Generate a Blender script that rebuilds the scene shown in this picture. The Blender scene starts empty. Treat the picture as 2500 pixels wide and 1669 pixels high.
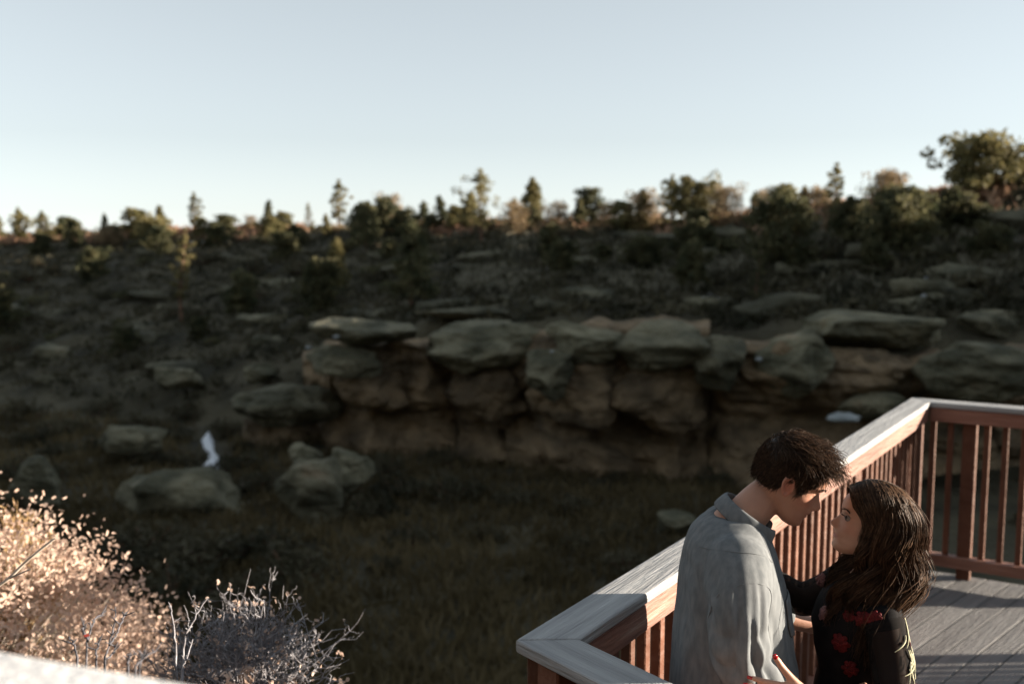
import bpy, bmesh, math, random
import numpy as np
from mathutils import Vector, Matrix, Euler
R = math.radians
random.seed(7)
rng = np.random.default_rng(11)
scene = bpy.context.scene
COL = scene.collection

# ------------------------------------------------------------------ camera, sky, sun, exposure
EYE = 2.25
PITCH = R(6.32)
cam = bpy.data.cameras.new('camera')
cam.lens = 35.0; cam.sensor_width = 36.0; cam.clip_start = 0.05; cam.clip_end = 6000
cam.dof.use_dof = True; cam.dof.focus_distance = 2.85; cam.dof.aperture_fstop = 2.3
co = bpy.data.objects.new('camera', cam); COL.objects.link(co)
co.location = (0, 0, EYE); co.rotation_euler = (R(90) - PITCH, 0, 0)
scene.camera = co

SUN_AZ, SUN_EL = R(2.5), R(9.5)          # azimuth measured from +X towards +Y
world = bpy.data.worlds.new('World'); scene.world = world; world.use_nodes = True
wn = world.node_tree.nodes; wl = world.node_tree.links
for n in list(wn): wn.remove(n)
sky = wn.new('ShaderNodeTexSky'); sky.sky_type = 'NISHITA'; sky.sun_disc = False
sky.sun_elevation = SUN_EL; sky.sun_rotation = R(90) - SUN_AZ
sky.altitude = 1800; sky.air_density = 1.0; sky.dust_density = 0.35; sky.ozone_density = 1.0
hs = wn.new('ShaderNodeHueSaturation'); hs.inputs['Saturation'].default_value = 0.28
bg = wn.new('ShaderNodeBackground'); bg.inputs['Strength'].default_value = 0.090
wo = wn.new('ShaderNodeOutputWorld')
wl.new(sky.outputs[0], hs.inputs['Color']); gm = wn.new('ShaderNodeGamma'); gm.inputs['Gamma'].default_value = .66
tn = wn.new('ShaderNodeMix'); tn.data_type = 'RGBA'; tn.blend_type = 'MULTIPLY'; tn.inputs[0].default_value = 1; tn.inputs[7].default_value = (.93, 1.0, 1.03, 1)
wl.new(hs.outputs[0], gm.inputs['Color']); wl.new(gm.outputs[0], tn.inputs[6]); wl.new(tn.outputs[2], bg.inputs['Color']); wl.new(bg.outputs[0], wo.inputs['Surface'])

sun = bpy.data.lights.new('sun', 'SUN'); sun.energy = 5.0; sun.angle = R(0.6); sun.color = (1.0, 0.85, 0.68)
so = bpy.data.objects.new('sun', sun); COL.objects.link(so)
SUNV = Vector((math.cos(SUN_EL) * math.cos(SUN_AZ), math.cos(SUN_EL) * math.sin(SUN_AZ), math.sin(SUN_EL)))
so.rotation_euler = SUNV.to_track_quat('Z', 'Y').to_euler(); so.location = (30, 0, 30)

scene.view_settings.view_transform = 'Standard'; scene.view_settings.look = 'None'
scene.view_settings.exposure = 1.88; scene.view_settings.gamma = 1.0
scene.view_settings.use_curve_mapping = False
scene.cycles.use_denoising = True
scene.cycles.max_bounces = 6; scene.cycles.transparent_max_bounces = 8

# ------------------------------------------------------------------ helpers
_perm = np.random.default_rng(3).permutation(512)
_perm = np.concatenate([_perm, _perm]) % 512
_grad = np.random.default_rng(4).normal(size=(512, 3)); _grad /= np.linalg.norm(_grad, axis=1)[:, None]
def noise(p):
    p = np.asarray(p, float); i = np.floor(p).astype(int); f = p - i
    u = f * f * f * (f * (f * 6 - 15) + 10)
    out = 0
    for dx in (0, 1):
        for dy in (0, 1):
            for dz in (0, 1):
                h = _perm[(_perm[(_perm[(i[:, 0] + dx) % 512] + i[:, 1] + dy) % 512] + i[:, 2] + dz) % 512]
                d = f - np.array([dx, dy, dz])
                w = (u[:, 0] if dx else 1 - u[:, 0]) * (u[:, 1] if dy else 1 - u[:, 1]) * (u[:, 2] if dz else 1 - u[:, 2])
                out = out + w * (_grad[h] * d).sum(1)
    return out
def fbm(p, o=4, gain=.5):
    p = np.asarray(p, float); a = 1; s = 0
    for k in range(o):
        s = s + a * noise(p * 2 ** k + 17.3 * k); a *= gain
    return s

def np_mesh(name, v, f, smooth=True):
    v = np.asarray(v, np.float32); me = bpy.data.meshes.new(name)
    if isinstance(f, np.ndarray): fl = [f]
    else: fl = [np.asarray(a) for a in f]
    fl = [a for a in fl if len(a)]
    me.vertices.add(len(v)); me.vertices.foreach_set('co', v.ravel())
    nl = sum(a.size for a in fl); npol = sum(len(a) for a in fl)
    me.loops.add(nl); me.polygons.add(npol)
    me.loops.foreach_set('vertex_index', np.concatenate([a.ravel() for a in fl]).astype(np.int32))
    tot = np.concatenate([np.full(len(a), a.shape[1]) for a in fl]); st = np.concatenate([[0], np.cumsum(tot)[:-1]])
    me.polygons.foreach_set('loop_start', st.astype(np.int32))
    me.polygons.foreach_set('use_smooth', np.full(npol, smooth))
    me.update(calc_edges=True); me.validate()
    return me
def link(name, me, mat=None, parent=None):
    o = bpy.data.objects.new(name, me); COL.objects.link(o)
    if mat is not None and me is not None and not me.materials: me.materials.append(mat)
    if parent is not None: o.parent = parent
    return o
def tag(o, label, cat, group=None):
    o['label'] = label; o['category'] = cat
    if group: o['group'] = group
    return o
def thing(name, label, cat, loc=(0, 0, 0), rz=0., group=None):
    o = bpy.data.objects.new(name, None); COL.objects.link(o); o.empty_display_size = .1
    o.location = loc; o.rotation_euler = (0, 0, rz)
    return tag(o, label, cat, group)
def structure(o): o['kind'] = 'structure'; return o
def stuff(o): o['kind'] = 'stuff'; return o
def part(name, v, f, mat, root, smooth=True):
    """a part given in world coordinates, stored relative to its root's location"""
    o = root; base = np.zeros(3)
    while o is not None: base = base + np.array(o.location); o = o.parent
    v = np.asarray(v, float) - base
    return link(name, np_mesh(name, v, f, smooth), mat, root)

def bm_mesh(name, bm, smooth=False):
    bmesh.ops.recalc_face_normals(bm, faces=bm.faces)
    me = bpy.data.meshes.new(name); bm.to_mesh(me); bm.free()
    if smooth:
        for p in me.polygons: p.use_smooth = True
    return me
def prism(name, poly, z0, z1, bev=.004, seg=1):
    bm = bmesh.new()
    a = [bm.verts.new((x, y, z0)) for x, y in poly]; b = [bm.verts.new((x, y, z1)) for x, y in poly]
    n = len(poly); bm.faces.new(b); bm.faces.new(a[::-1])
    for i in range(n): bm.faces.new((a[i], a[(i + 1) % n], b[(i + 1) % n], b[i]))
    if bev: bmesh.ops.bevel(bm, geom=list(bm.edges), offset=bev, segments=seg, affect='EDGES', profile=.6)
    return bm_mesh(name, bm)
def box(name, x0, x1, y0, y1, z0, z1, bev=.004, seg=1):
    return prism(name, [(x0, y0), (x1, y0), (x1, y1), (x0, y1)], z0, z1, bev, seg)

def tubes(paths, rad, sides=3):
    """paths (N,K,3), rad (N,K) -> verts, quads: one thin tube for each path"""
    paths = np.asarray(paths, float); N, K, _ = paths.shape
    t = np.gradient(paths, axis=1); t /= np.linalg.norm(t, axis=2)[..., None] + 1e-9
    ref = np.where(np.abs(t[..., 2:3]) > .9, np.array([1., 0, 0]), np.array([0, 0, 1.]))
    a = np.cross(t, ref); a /= np.linalg.norm(a, axis=2)[..., None] + 1e-9
    b = np.cross(t, a); rad = np.broadcast_to(rad, (N, K))
    v = np.empty((N, K, sides, 3))
    for s in range(sides):
        an = 2 * math.pi * s / sides
        v[:, :, s] = paths + rad[..., None] * (a * math.cos(an) + b * math.sin(an))
    idx = np.arange(N * K * sides).reshape(N, K, sides); nx = np.roll(idx, -1, axis=2)
    q = np.stack([idx[:, :-1], nx[:, :-1], nx[:, 1:], idx[:, 1:]], -1).reshape(-1, 4)
    return v.reshape(-1, 3), q
def loft(rings, cap=True):
    """rings (K,S,3) -> closed mesh"""
    rings = np.asarray(rings, float); K, S, _ = rings.shape
    idx = np.arange(K * S).reshape(K, S); nx = np.roll(idx, -1, 1)
    q = np.stack([idx[:-1], nx[:-1], nx[1:], idx[1:]], -1).reshape(-1, 4)
    v = rings.reshape(-1, 3)
    if not cap: return v, [q]
    c0, c1 = rings[0].mean(0), rings[-1].mean(0)
    v = np.vstack([v, c0, c1]); n = K * S
    t0 = np.stack([nx[0], idx[0], np.full(S, n)], -1); t1 = np.stack([idx[-1], nx[-1], np.full(S, n + 1)], -1)
    return v, [q, np.vstack([t0, t1])]
def limb(pts, rad, side=None, S=20, K=5, asp=None):
    """smooth tapered limb through pts with radii; asp squeezes it along `side`"""
    pts = np.asarray(pts, float); rad = np.asarray(rad, float); n = len(pts)
    tt = np.linspace(0, n - 1, (n - 1) * K + 1)
    P = np.stack([catmull(pts[:, k], tt) for k in range(3)], 1); r = np.interp(tt, range(n), rad)
    A = np.ones_like(r) if asp is None else np.interp(tt, range(n), asp)
    t = np.gradient(P, axis=0); t /= np.linalg.norm(t, axis=1)[:, None]
    sd = np.array(side if side is not None else (0, 1, 0), float)
    a = sd - t * (t @ sd)[:, None]; a /= np.linalg.norm(a, axis=1)[:, None] + 1e-9
    b = np.cross(t, a); an = np.linspace(0, 2 * math.pi, S, endpoint=False)
    rings = P[:, None] + (a[:, None] * np.cos(an)[None, :, None] * A[:, None, None] + b[:, None] * np.sin(an)[None, :, None]) * r[:, None, None]
    # rounded ends
    e0 = P[0] + (rings[0] - P[0]) * .6 - t[0] * r[0] * .5; e1 = P[-1] + (rings[-1] - P[-1]) * .6 + t[-1] * r[-1] * .5
    return loft(np.concatenate([e0[None], rings, e1[None]]))
def catmull(y, t):
    y = np.asarray(y, float); n = len(y); i = np.clip(np.floor(t).astype(int), 0, n - 2); f = t - i
    p0 = y[np.clip(i - 1, 0, n - 1)]; p1 = y[i]; p2 = y[i + 1]; p3 = y[np.clip(i + 2, 0, n - 1)]
    return .5 * (2 * p1 + (p2 - p0) * f + (2 * p0 - 5 * p1 + 4 * p2 - p3) * f ** 2 + (3 * p1 - p0 - 3 * p2 + p3) * f ** 3)
def merge(*vf):
    V, Q, T, n = [], [], [], 0
    for v, f in vf:
        fl = [f] if isinstance(f, np.ndarray) else f
        for a in fl:
            if len(a): (Q if a.shape[1] == 4 else T).append(np.asarray(a) + n)
        V.append(np.asarray(v)); n += len(v)
    return np.vstack(V), [np.vstack(x) for x in (Q, T) if x]
def laplace(v, edges, n, w=.5):
    e = np.asarray(edges); deg = np.bincount(e.ravel(), minlength=len(v)).astype(float)[:, None]
    for _ in range(n):
        s = np.zeros_like(v)
        for k in range(3):
            s[:, k] = np.bincount(e[:, 0], v[e[:, 1], k], len(v)) + np.bincount(e[:, 1], v[e[:, 0], k], len(v))
        v = v + w * (s / np.maximum(deg, 1) - v)
    return v
def fuse(pieces, voxel, smooth=4):
    """union of closed overlapping shells -> (verts, quads, normals, edges)"""
    tmp = []
    V, F = merge(*pieces)
    me = np_mesh('tmp', V, F)
    bm = bmesh.new(); bm.from_mesh(me); bmesh.ops.recalc_face_normals(bm, faces=bm.faces); bm.to_mesh(me); bm.free()
    o = bpy.data.objects.new('tmp', me); COL.objects.link(o)
    m = o.modifiers.new('r', 'REMESH'); m.mode = 'VOXEL'; m.voxel_size = voxel
    dg = bpy.context.evaluated_depsgraph_get(); dg.update()
    m2 = bpy.data.meshes.new_from_object(o.evaluated_get(dg))
    bpy.data.objects.remove(o); bpy.data.meshes.remove(me)
    n = len(m2.vertices); v = np.empty(n * 3); m2.vertices.foreach_get('co', v); v = v.reshape(-1, 3)
    e = np.empty(len(m2.edges) * 2, int); m2.edges.foreach_get('vertices', e); e = e.reshape(-1, 2)
    q = np.empty(len(m2.loops), int); m2.loops.foreach_get('vertex_index', q); q = q.reshape(-1, 4)
    bpy.data.meshes.remove(m2)
    v = laplace(v, e, smooth)
    return v, q, normals(v, q), e
def normals(v, q):
    n = np.cross(v[q[:, 2]] - v[q[:, 0]], v[q[:, 3]] - v[q[:, 1]]) if q.shape[1] == 4 else np.cross(v[q[:, 1]] - v[q[:, 0]], v[q[:, 2]] - v[q[:, 0]])
    out = np.zeros_like(v)
    for k in range(q.shape[1]):
        for c in range(3): out[:, c] += np.bincount(q[:, k], n[:, c], len(v))
    return out / (np.linalg.norm(out, axis=1)[:, None] + 1e-12)
def sstep(x, a, b):
    t = np.clip((np.asarray(x, float) - a) / (b - a), 0, 1); return t * t * (3 - 2 * t)

# ------------------------------------------------------------------ materials
def mat(name, c1, c2=None, scale=8., rough=.8, bump=0., bscale=30., stretch=(1, 1, 1), rnd=0., c3=None, spec=.3, detail=6., attr=None, lo=.35, hi=.65):
    m = bpy.data.materials.new(name); m.use_nodes = True; nt = m.node_tree; N = nt.nodes; L = nt.links
    p = N['Principled BSDF']; p.inputs['Roughness'].default_value = rough; p.inputs['Specular IOR Level'].default_value = spec
    tc = N.new('ShaderNodeTexCoord'); mp = N.new('ShaderNodeMapping'); mp.inputs['Scale'].default_value = stretch
    oi = N.new('ShaderNodeObjectInfo'); ad = N.new('ShaderNodeVectorMath'); ad.operation = 'MULTIPLY_ADD'
    ad.inputs[1].default_value = (37, 53, 71)
    L.new(oi.outputs['Random'], ad.inputs[0]); L.new(tc.outputs['Object'], ad.inputs[2])
    L.new(ad.outputs[0], mp.inputs['Vector'])
    if c2 is None: c2 = tuple(x * .8 for x in c1)
    nz = N.new('ShaderNodeTexNoise'); nz.inputs['Scale'].default_value = scale; nz.inputs['Detail'].default_value = detail
    L.new(mp.outputs[0], nz.inputs['Vector'])
    rp = N.new('ShaderNodeValToRGB'); L.new(nz.outputs['Fac'], rp.inputs['Fac'])
    e = rp.color_ramp.elements; e[0].position = lo; e[0].color = (*c1, 1); e[1].position = hi; e[1].color = (*c2, 1)
    if c3 is not None:
        x = e.new(hi + .12); x.color = (*c3, 1)
    out = rp.outputs['Color']
    if rnd:
        hv = N.new('ShaderNodeHueSaturation'); mr = N.new('ShaderNodeMapRange')
        mr.inputs['To Min'].default_value = 1 - rnd; mr.inputs['To Max'].default_value = 1 + rnd
        L.new(oi.outputs['Random'], mr.inputs['Value']); L.new(mr.outputs[0], hv.inputs['Value']); L.new(out, hv.inputs['Color']); out = hv.outputs['Color']
    if attr:
        at_ = N.new('ShaderNodeAttribute'); at_.attribute_name = attr; mx = N.new('ShaderNodeMix'); mx.data_type = 'RGBA'
        mx.blend_type = 'MULTIPLY'; mx.inputs[0].default_value = 1; L.new(out, mx.inputs[6]); L.new(at_.outputs['Color'], mx.inputs[7]); out = mx.outputs[2]
    L.new(out, p.inputs['Base Color'])
    if bump:
        n2 = N.new('ShaderNodeTexNoise'); n2.inputs['Scale'].default_value = bscale; n2.inputs['Detail'].default_value = 5
        L.new(mp.outputs[0], n2.inputs['Vector']); b = N.new('ShaderNodeBump'); b.inputs['Strength'].default_value = bump
        b.inputs['Distance'].default_value = 1.0 / bscale; L.new(n2.outputs['Fac'], b.inputs['Height']); L.new(b.outputs[0], p.inputs['Normal'])
    return m
def leafmat(name, c1, c2, scale=3., trans=.3, rough=.7, rnd=.15, attr=None):
    m = mat(name, c1, c2, scale=scale, rough=rough, rnd=rnd, spec=.2, attr=attr)
    nt = m.node_tree; p = nt.nodes['Principled BSDF']; tr = nt.nodes.new('ShaderNodeBsdfTranslucent'); mx = nt.nodes.new('ShaderNodeMixShader')
    mx.inputs[0].default_value = trans
    src = p.inputs['Base Color'].links[0].from_socket; nt.links.new(src, tr.inputs['Color'])
    out = nt.nodes['Material Output']; nt.links.new(p.outputs[0], mx.inputs[1]); nt.links.new(tr.outputs[0], mx.inputs[2]); nt.links.new(mx.outputs[0], out.inputs['Surface'])
    return m
M = {}
M['ground'] = mat('ground', (.033, .031, .020), (.095, .084, .054), scale=.35, rough=.95, bump=.6, bscale=2.5, detail=10)
M['rock'] = mat('sandstone', (.075, .075, .050), (.215, .200, .135), scale=.8, rough=.92, bump=.9, bscale=1.3, stretch=(1, 1, 1.7), rnd=.2, detail=10, c3=(.26, .21, .14))
M['rock_warm'] = mat('warm_sandstone', (.095, .072, .046), (.28, .205, .125), scale=.7, rough=.92, bump=.9, bscale=1.3, stretch=(1, 1, 1.5), rnd=.2, detail=10)
M['rock_dark'] = mat('lichened_stone', (.045, .046, .030), (.13, .122, .082), scale=.9, rough=.92, bump=.9, bscale=1.5, rnd=.25, detail=10)
M['snow'] = mat('snow', (.78, .82, .86), (.70, .74, .80), scale=2, rough=.6, bump=.3, bscale=6)
M['ice'] = mat('shaded_snow', (.24, .27, .28), (.34, .37, .38), scale=2, rough=.5, bump=.3, bscale=4)  # snow blobs wear this, dulled in colour for the shade they lie in
M['cap'] = mat('weathered_cap_wood', (.26, .268, .278), (.40, .41, .42), scale=3., rough=.75, bump=.35, bscale=14., stretch=(.5, 9, 9), rnd=.06, c3=(.53, .535, .54), spec=.5)
M['frost'] = mat('frosted_white_wood', (.74, .74, .74), (.84, .84, .84), scale=6, rough=.7, bump=.2, bscale=60.)
M['red'] = mat('red_stained_wood', (.085, .032, .017), (.15, .060, .034), scale=2.5, rough=.6, bump=.25, bscale=12., stretch=(1, 1, 1), rnd=.15, c3=(.27, .15, .11), spec=.4)
M['redlong'] = mat('red_stained_board', (.17, .070, .048), (.30, .16, .12), scale=2.2, rough=.6, bump=.25, bscale=12., stretch=(.6, 6, 6), rnd=.15, c3=(.46, .34, .28), spec=.4)
M['plank'] = mat('weathered_deck_wood', (.145, .146, .15), (.185, .187, .19), scale=2.5, rough=.8, bump=.35, bscale=12., stretch=(.5, 10, 10), rnd=.12, c3=(.215, .217, .22))
M['bark'] = mat('bark', (.10, .06, .04), (.20, .12, .08), scale=5, rough=.95, bump=.8, bscale=12)
M['pine'] = leafmat('pine_needles', (.11, .105, .045), (.24, .205, .095), scale=1.2, trans=.4)
M['juniper'] = leafmat('juniper_needles', (.045, .055, .030), (.14, .13, .065), scale=1.2, trans=.35)
M['tan'] = leafmat('tan_oak_leaves', (.17, .125, .072), (.33, .25, .150), scale=1.0, trans=.4)
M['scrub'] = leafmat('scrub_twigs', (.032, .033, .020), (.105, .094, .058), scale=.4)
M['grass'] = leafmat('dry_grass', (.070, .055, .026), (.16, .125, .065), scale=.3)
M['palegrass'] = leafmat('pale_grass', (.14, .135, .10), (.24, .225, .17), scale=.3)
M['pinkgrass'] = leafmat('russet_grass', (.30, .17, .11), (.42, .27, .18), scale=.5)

# ------------------------------------------------------------------ terrain: canyon, far slope, unseen ridge and hills shaped for their shade
UU = [-.9, -.5, -.35, -.2, -.1, 0, .1, .2, .35, .5, .9]
YB = [70, 50, 45.5, 43, 41.2, 39.4, 38, 37, 35.5, 34.5, 32]
HC = [.5, .8, 1.2, 3.2, 4.6, 5.2, 5.3, 5.2, 5.0, 4.8, 4.0]
YC = [125, 112, 103, 94, 85, 75, 68, 62, 55, 50, 46]
ZC = [1.0, 1.8, 2.2, 2.4, 2.5, 2.6, 2.6, 2.8, 3.5, 4.4, 5.0]
FLOOR = -6.75
def terrain(X, Y):
    X = np.asarray(X, float); Y = np.asarray(Y, float)
    u = np.clip(X / np.maximum(Y, 10), -.9, .9)
    yb, hc, yc, zc = (np.interp(u, UU, a) for a in (YB, HC, YC, ZC))
    n1 = fbm(np.stack([X * .09, Y * .09, X * 0], -1), 4); n2 = fbm(np.stack([X * .5, Y * .5, X * 0 + 5], -1), 3)
    ybn = yb + 2.2 * n1
    near = np.interp(Y, [-60, -22, -6, 0, 4, 7, 10, 14, 19, 24], [30, 15, 1.0, -1.2, -2.0, -2.7, -3.9, -5.4, -6.5, FLOOR])  # rise behind the camera, unseen, steepened to cut sky light
    near = near + 1.2 * sstep(-X, 1.0, 4.0) * sstep(-Y, -9, -4)
    flo = FLOOR + .35 * n2
    z = np.where(Y < 24, near + .15 * n2, flo)
    wc = 2.8 + 3 * (u < -.2)
    s1 = sstep(Y, ybn, ybn + wc)
    t2 = np.clip((Y - ybn - wc) / np.maximum(yc - ybn - wc, 1), 0, 1)
    up = (zc - FLOOR - hc) * (t2 ** .85) * (1 - .12 * np.sin(t2 * 9 + 3 * n1) * (1 - t2))
    z = z + s1 * hc + s1 * up + .35 * n2 * s1
    z = z - np.maximum(Y - yc, 0) * .05 * sstep(Y, yc, yc + 20)
    xr = .6 * np.maximum(Y, 0) + 45
    A = np.interp(Y, [-60, 3.5, 5.5, 7.0, 7.6, 10, 15.5, 24, 38, 52, 60, 64, 75, 86, 100, 111, 140, 260], [2, 7.9, 8.25, 8.25, 6.4, 6.4, 7.8, 9.0, 11.4, 10.9, 10.6, 12, 12, 16.5, 17.5, 21.5, 32, 60])  # ridge heights, out of view, shaped to shade canyon and light the deck patch
    k = sstep(X, xr - 27, xr) 
    z = z * (1 - k) + (A + (1.5 * n1 + .5 * n2) * sstep(Y, 13, 28)) * k
    z = z + 13 * sstep(-X, 13, 34) * sstep(-Y, -17, 4)  # unseen hill at left, added to cut sky light
    far = sstep(np.hypot(X, Y), 280, 420)
    return z * (1 - far) + far * np.clip(z, -30, -8)
def axis(brk):
    out = []
    for a, b, s in brk: out += list(np.arange(a, b, s))
    return np.array(out + [brk[-1][1]])
gx = axis([(-2400, -300, 150), (-300, -80, 10), (-80, -34, 1.5), (-34, 34, .45), (34, 50, 1.5), (50, 58, .6), (58, 70, 1.5), (70, 180, 5), (180, 300, 20), (300, 2400, 150)])
gy = axis([(-1200, -60, 90), (-60, -6, 4), (-6, 4, .8), (4, 16, .4), (16, 62, .4), (62, 125, .9), (125, 300, 8), (300, 3000, 150)])
GX, GY = np.meshgrid(gx, gy)
gv = np.stack([GX.ravel(), GY.ravel(), terrain(GX.ravel(), GY.ravel())], 1)
ii = np.arange(len(gv)).reshape(GX.shape)
gq = np.stack([ii[:-1, :-1], ii[:-1, 1:], ii[1:, 1:], ii[1:, :-1]], -1).reshape(-1, 4)
ter = structure(link('terrain', np_mesh('terrain', gv, gq), M['ground']))

CP, SP = math.cos(PITCH), math.sin(PITCH)
def at(px, py, Y):
    """point at depth Y on the sight line of photograph pixel (px, py)"""
    a = (px - 1250) / 2430.; b = (py - 834.5) / 2430.
    d = Vector((a, CP - b * SP, -SP - b * CP)); d *= Y / d.y
    return Vector((d.x, d.y, EYE + d.z))
def ground_z(x, y): return float(terrain(np.array([x]), np.array([y]))[0])

# ------------------------------------------------------------------ rocks
def rock(seed, sx, sy, sz, strata=.5, flat=0., blocky=3.0, nu=72, nv=44, chips=16):
    u = np.linspace(0, 2 * math.pi, nu, endpoint=False); v = np.linspace(-math.pi / 2, math.pi / 2, nv)
    U, W = np.meshgrid(u, v)
    e = 2 / blocky
    sg = lambda c: np.sign(c) * np.abs(c) ** e
    p = np.stack([sg(np.cos(W)) * sg(np.cos(U)), sg(np.cos(W)) * sg(np.sin(U)), sg(np.sin(W))], -1).reshape(-1, 3)
    off = seed * 13.7; rp = np.random.default_rng(seed * 7 + 1)
    for _ in range(chips):
        n_ = rp.normal(size=3) * np.array([1, 1, .8]); n_ /= np.linalg.norm(n_); ex = np.maximum(p @ n_ - rp.uniform(.62, .98), 0); p = p - ex[:, None] * n_
    q = p * np.array([sx, sy, sz])
    k = 1 / max(.6, (sx * sy * sz) ** (1 / 3.))
    d = .42 * fbm(q * k * .7 + off, 5, .55) - .22 * np.clip(.22 - np.abs(noise(q * k * .9 + off + 40)), 0, 1) * 2
    zz = q[:, 2] + .25 * fbm(q * .35 + off, 2)
    st = fbm(np.stack([q[:, 0] * .12, q[:, 1] * .12, zz * 2.3], -1) + off, 3)
    lay = np.clip(np.abs(noise(np.stack([zz * 0, zz * 0 + 3.3, zz * 1.35 + off], -1))) * 3, 0, 1) - .6
    r = 1 + d + strata * (.16 * st + .14 * lay) * np.sqrt(np.clip(1 - p[:, 2] ** 2, 0.03, 1))
    q = q * np.stack([r, r, 1 + d * .6], -1)
    if flat: q[:, 0:2] *= (1 - flat * np.clip(-p[:, 2], 0, 1))[:, None]
    idx = np.arange(nu * nv).reshape(nv, nu); nx = np.roll(idx, -1, 1)
    f = np.stack([idx[:-1], nx[:-1], nx[1:], idx[1:]], -1).reshape(-1, 4)
    return q, f
def cliff(name, label, cols, seed, mk='rock_warm', nu=180, nv=76):
    """fractured sandstone wall: cols = (px, y_top, y_foot, distance, overhang in m) from left to right"""
    c = np.array(cols, float); px = np.linspace(c[0, 0], c[-1, 0], nu); yt, yf, Y, ov = (np.interp(px, c[:, 0], c[:, k]) for k in (1, 2, 3, 4))
    w = np.stack([px / 90., px * 0, px * 0 + seed], -1); yt = yt + 16 * fbm(w, 3) + 9 * np.tanh(5 * noise(w * 1.1 + 4)) ; Y = Y + .5 * fbm(w * .6 + 9, 2)
    h = np.linspace(0, 1, nv - 14); rows = []
    zt = np.array([at(a, b, d).z for a, b, d in zip(px, yt, Y)]); zf = np.array([at(a, b, d).z for a, b, d in zip(px, yf, Y)]) - .6
    X0 = (px - 1250) / 2430. * Y
    for q in h:
        z = zf + (zt - zf) * q
        z = z + .10 * np.sin(X0 * .7 + seed)                                         # beds dip a little
        bed = noise(np.stack([z * 0 + 1.1, X0 * .10, z * 1.25 + seed], -1)) * .55 + noise(np.stack([z * 0 + 7.1, X0 * .22, z * 3.1 + seed], -1)) * .26
        lump = fbm(np.stack([X0 * .30, z * .36, z * 0 + seed * 2.], -1), 4) * 2.6
        cell = noise(np.stack([X0 * .30 + .12 * noise(np.stack([X0 * .3, z * .8, z * 0 + 2.], -1)) * 2, z * .22, z * 0 + seed * 5.], -1)); crack = -.75 * np.clip(.07 - np.abs(cell), 0, 1) * 10 * np.clip(.5 + 1.6 * noise(np.stack([X0 * .4, z * .5, z * 0 + seed * 9.], -1)), 0, 1)
        step = .5 * np.tanh(4 * noise(np.stack([X0 * .45, np.floor(z * .8) * 3.3 + .5, z * 0 + seed + .5], -1)))
        face = ov * (sstep(q, .35, .95) - .45 * sstep(q, .55, .2) * 0) + 1.3 * (1 - q) ** 1.5   # cap rock juts out over a hollowed face
        hollow = -.55 * np.exp(-((q - .50) / .20) ** 2)
        y = Y - face - bed - .55 * lump - crack - step * .35 - hollow
        rows.append(np.stack([X0 * y / Y, y, z], 1))
    top = rows[-1]
    for k in range(1, 15):
        t = k / 14.; y = top[:, 1] + 5.0 * t; z = top[:, 2] + .28 * np.sin(min(1, t * 4) * math.pi / 2) + .20 * fbm(np.stack([top[:, 0] * .6, y * .6, y * 0 + seed], -1), 3) - .8 * t ** 2
        rows.append(np.stack([top[:, 0] * y / top[:, 1], y, z], 1))
    v = np.array(rows); ix = np.arange(v.shape[0] * nu).reshape(v.shape[0], nu); f = np.stack([ix[:-1, :-1], ix[:-1, 1:], ix[1:, 1:], ix[1:, :-1]], -1).reshape(-1, 4)
    base = v.reshape(-1, 3).mean(0); o = link(name, np_mesh(name, v.reshape(-1, 3) - base, f), M[mk]); o.location = base
    return tag(o, label, 'cliff')
cliff('cliff_wall', 'tall fractured sandstone cliff with overhanging cap in the canyon centre', [(1235, 850, 1130, 38.5, .8), (1300, 815, 1170, 37.6, 1.0), (1450, 800, 1235, 36.6, 1.2), (1620, 800, 1240, 36.0, 1.1), (1735, 815, 1200, 36.2, 1.2)], 3)
cliff('cliff_wall', 'honeycombed brown cliff under the flat pale slabs, left of centre', [(735, 885, 1090, 42.5, .3), (800, 850, 1140, 41.2, .8), (930, 830, 1170, 40.2, .8), (1040, 825, 1165, 39.8, 1.0), (1110, 850, 1150, 40.2, .6)], 8)
cliff('cliff_wall', 'recessed shadowed cliff between the central and left cliffs', [(1060, 850, 1140, 41.0, .4), (1130, 835, 1160, 39.2, 1.4), (1240, 835, 1170, 38.8, 1.2), (1310, 850, 1160, 38.6, .5)], 14)
cliff('cliff_wall', 'broken cliff behind the man\'s head running to the rail corner', [(1715, 860, 1200, 36.8, .6), (1790, 845, 1230, 35.4, 1.2), (1950, 850, 1220, 34.8, 1.2), (2120, 880, 1150, 34.6, .8), (2330, 880, 1100, 34.4, .8), (2560, 860, 1080, 33.8, .8)], 21)
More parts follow.
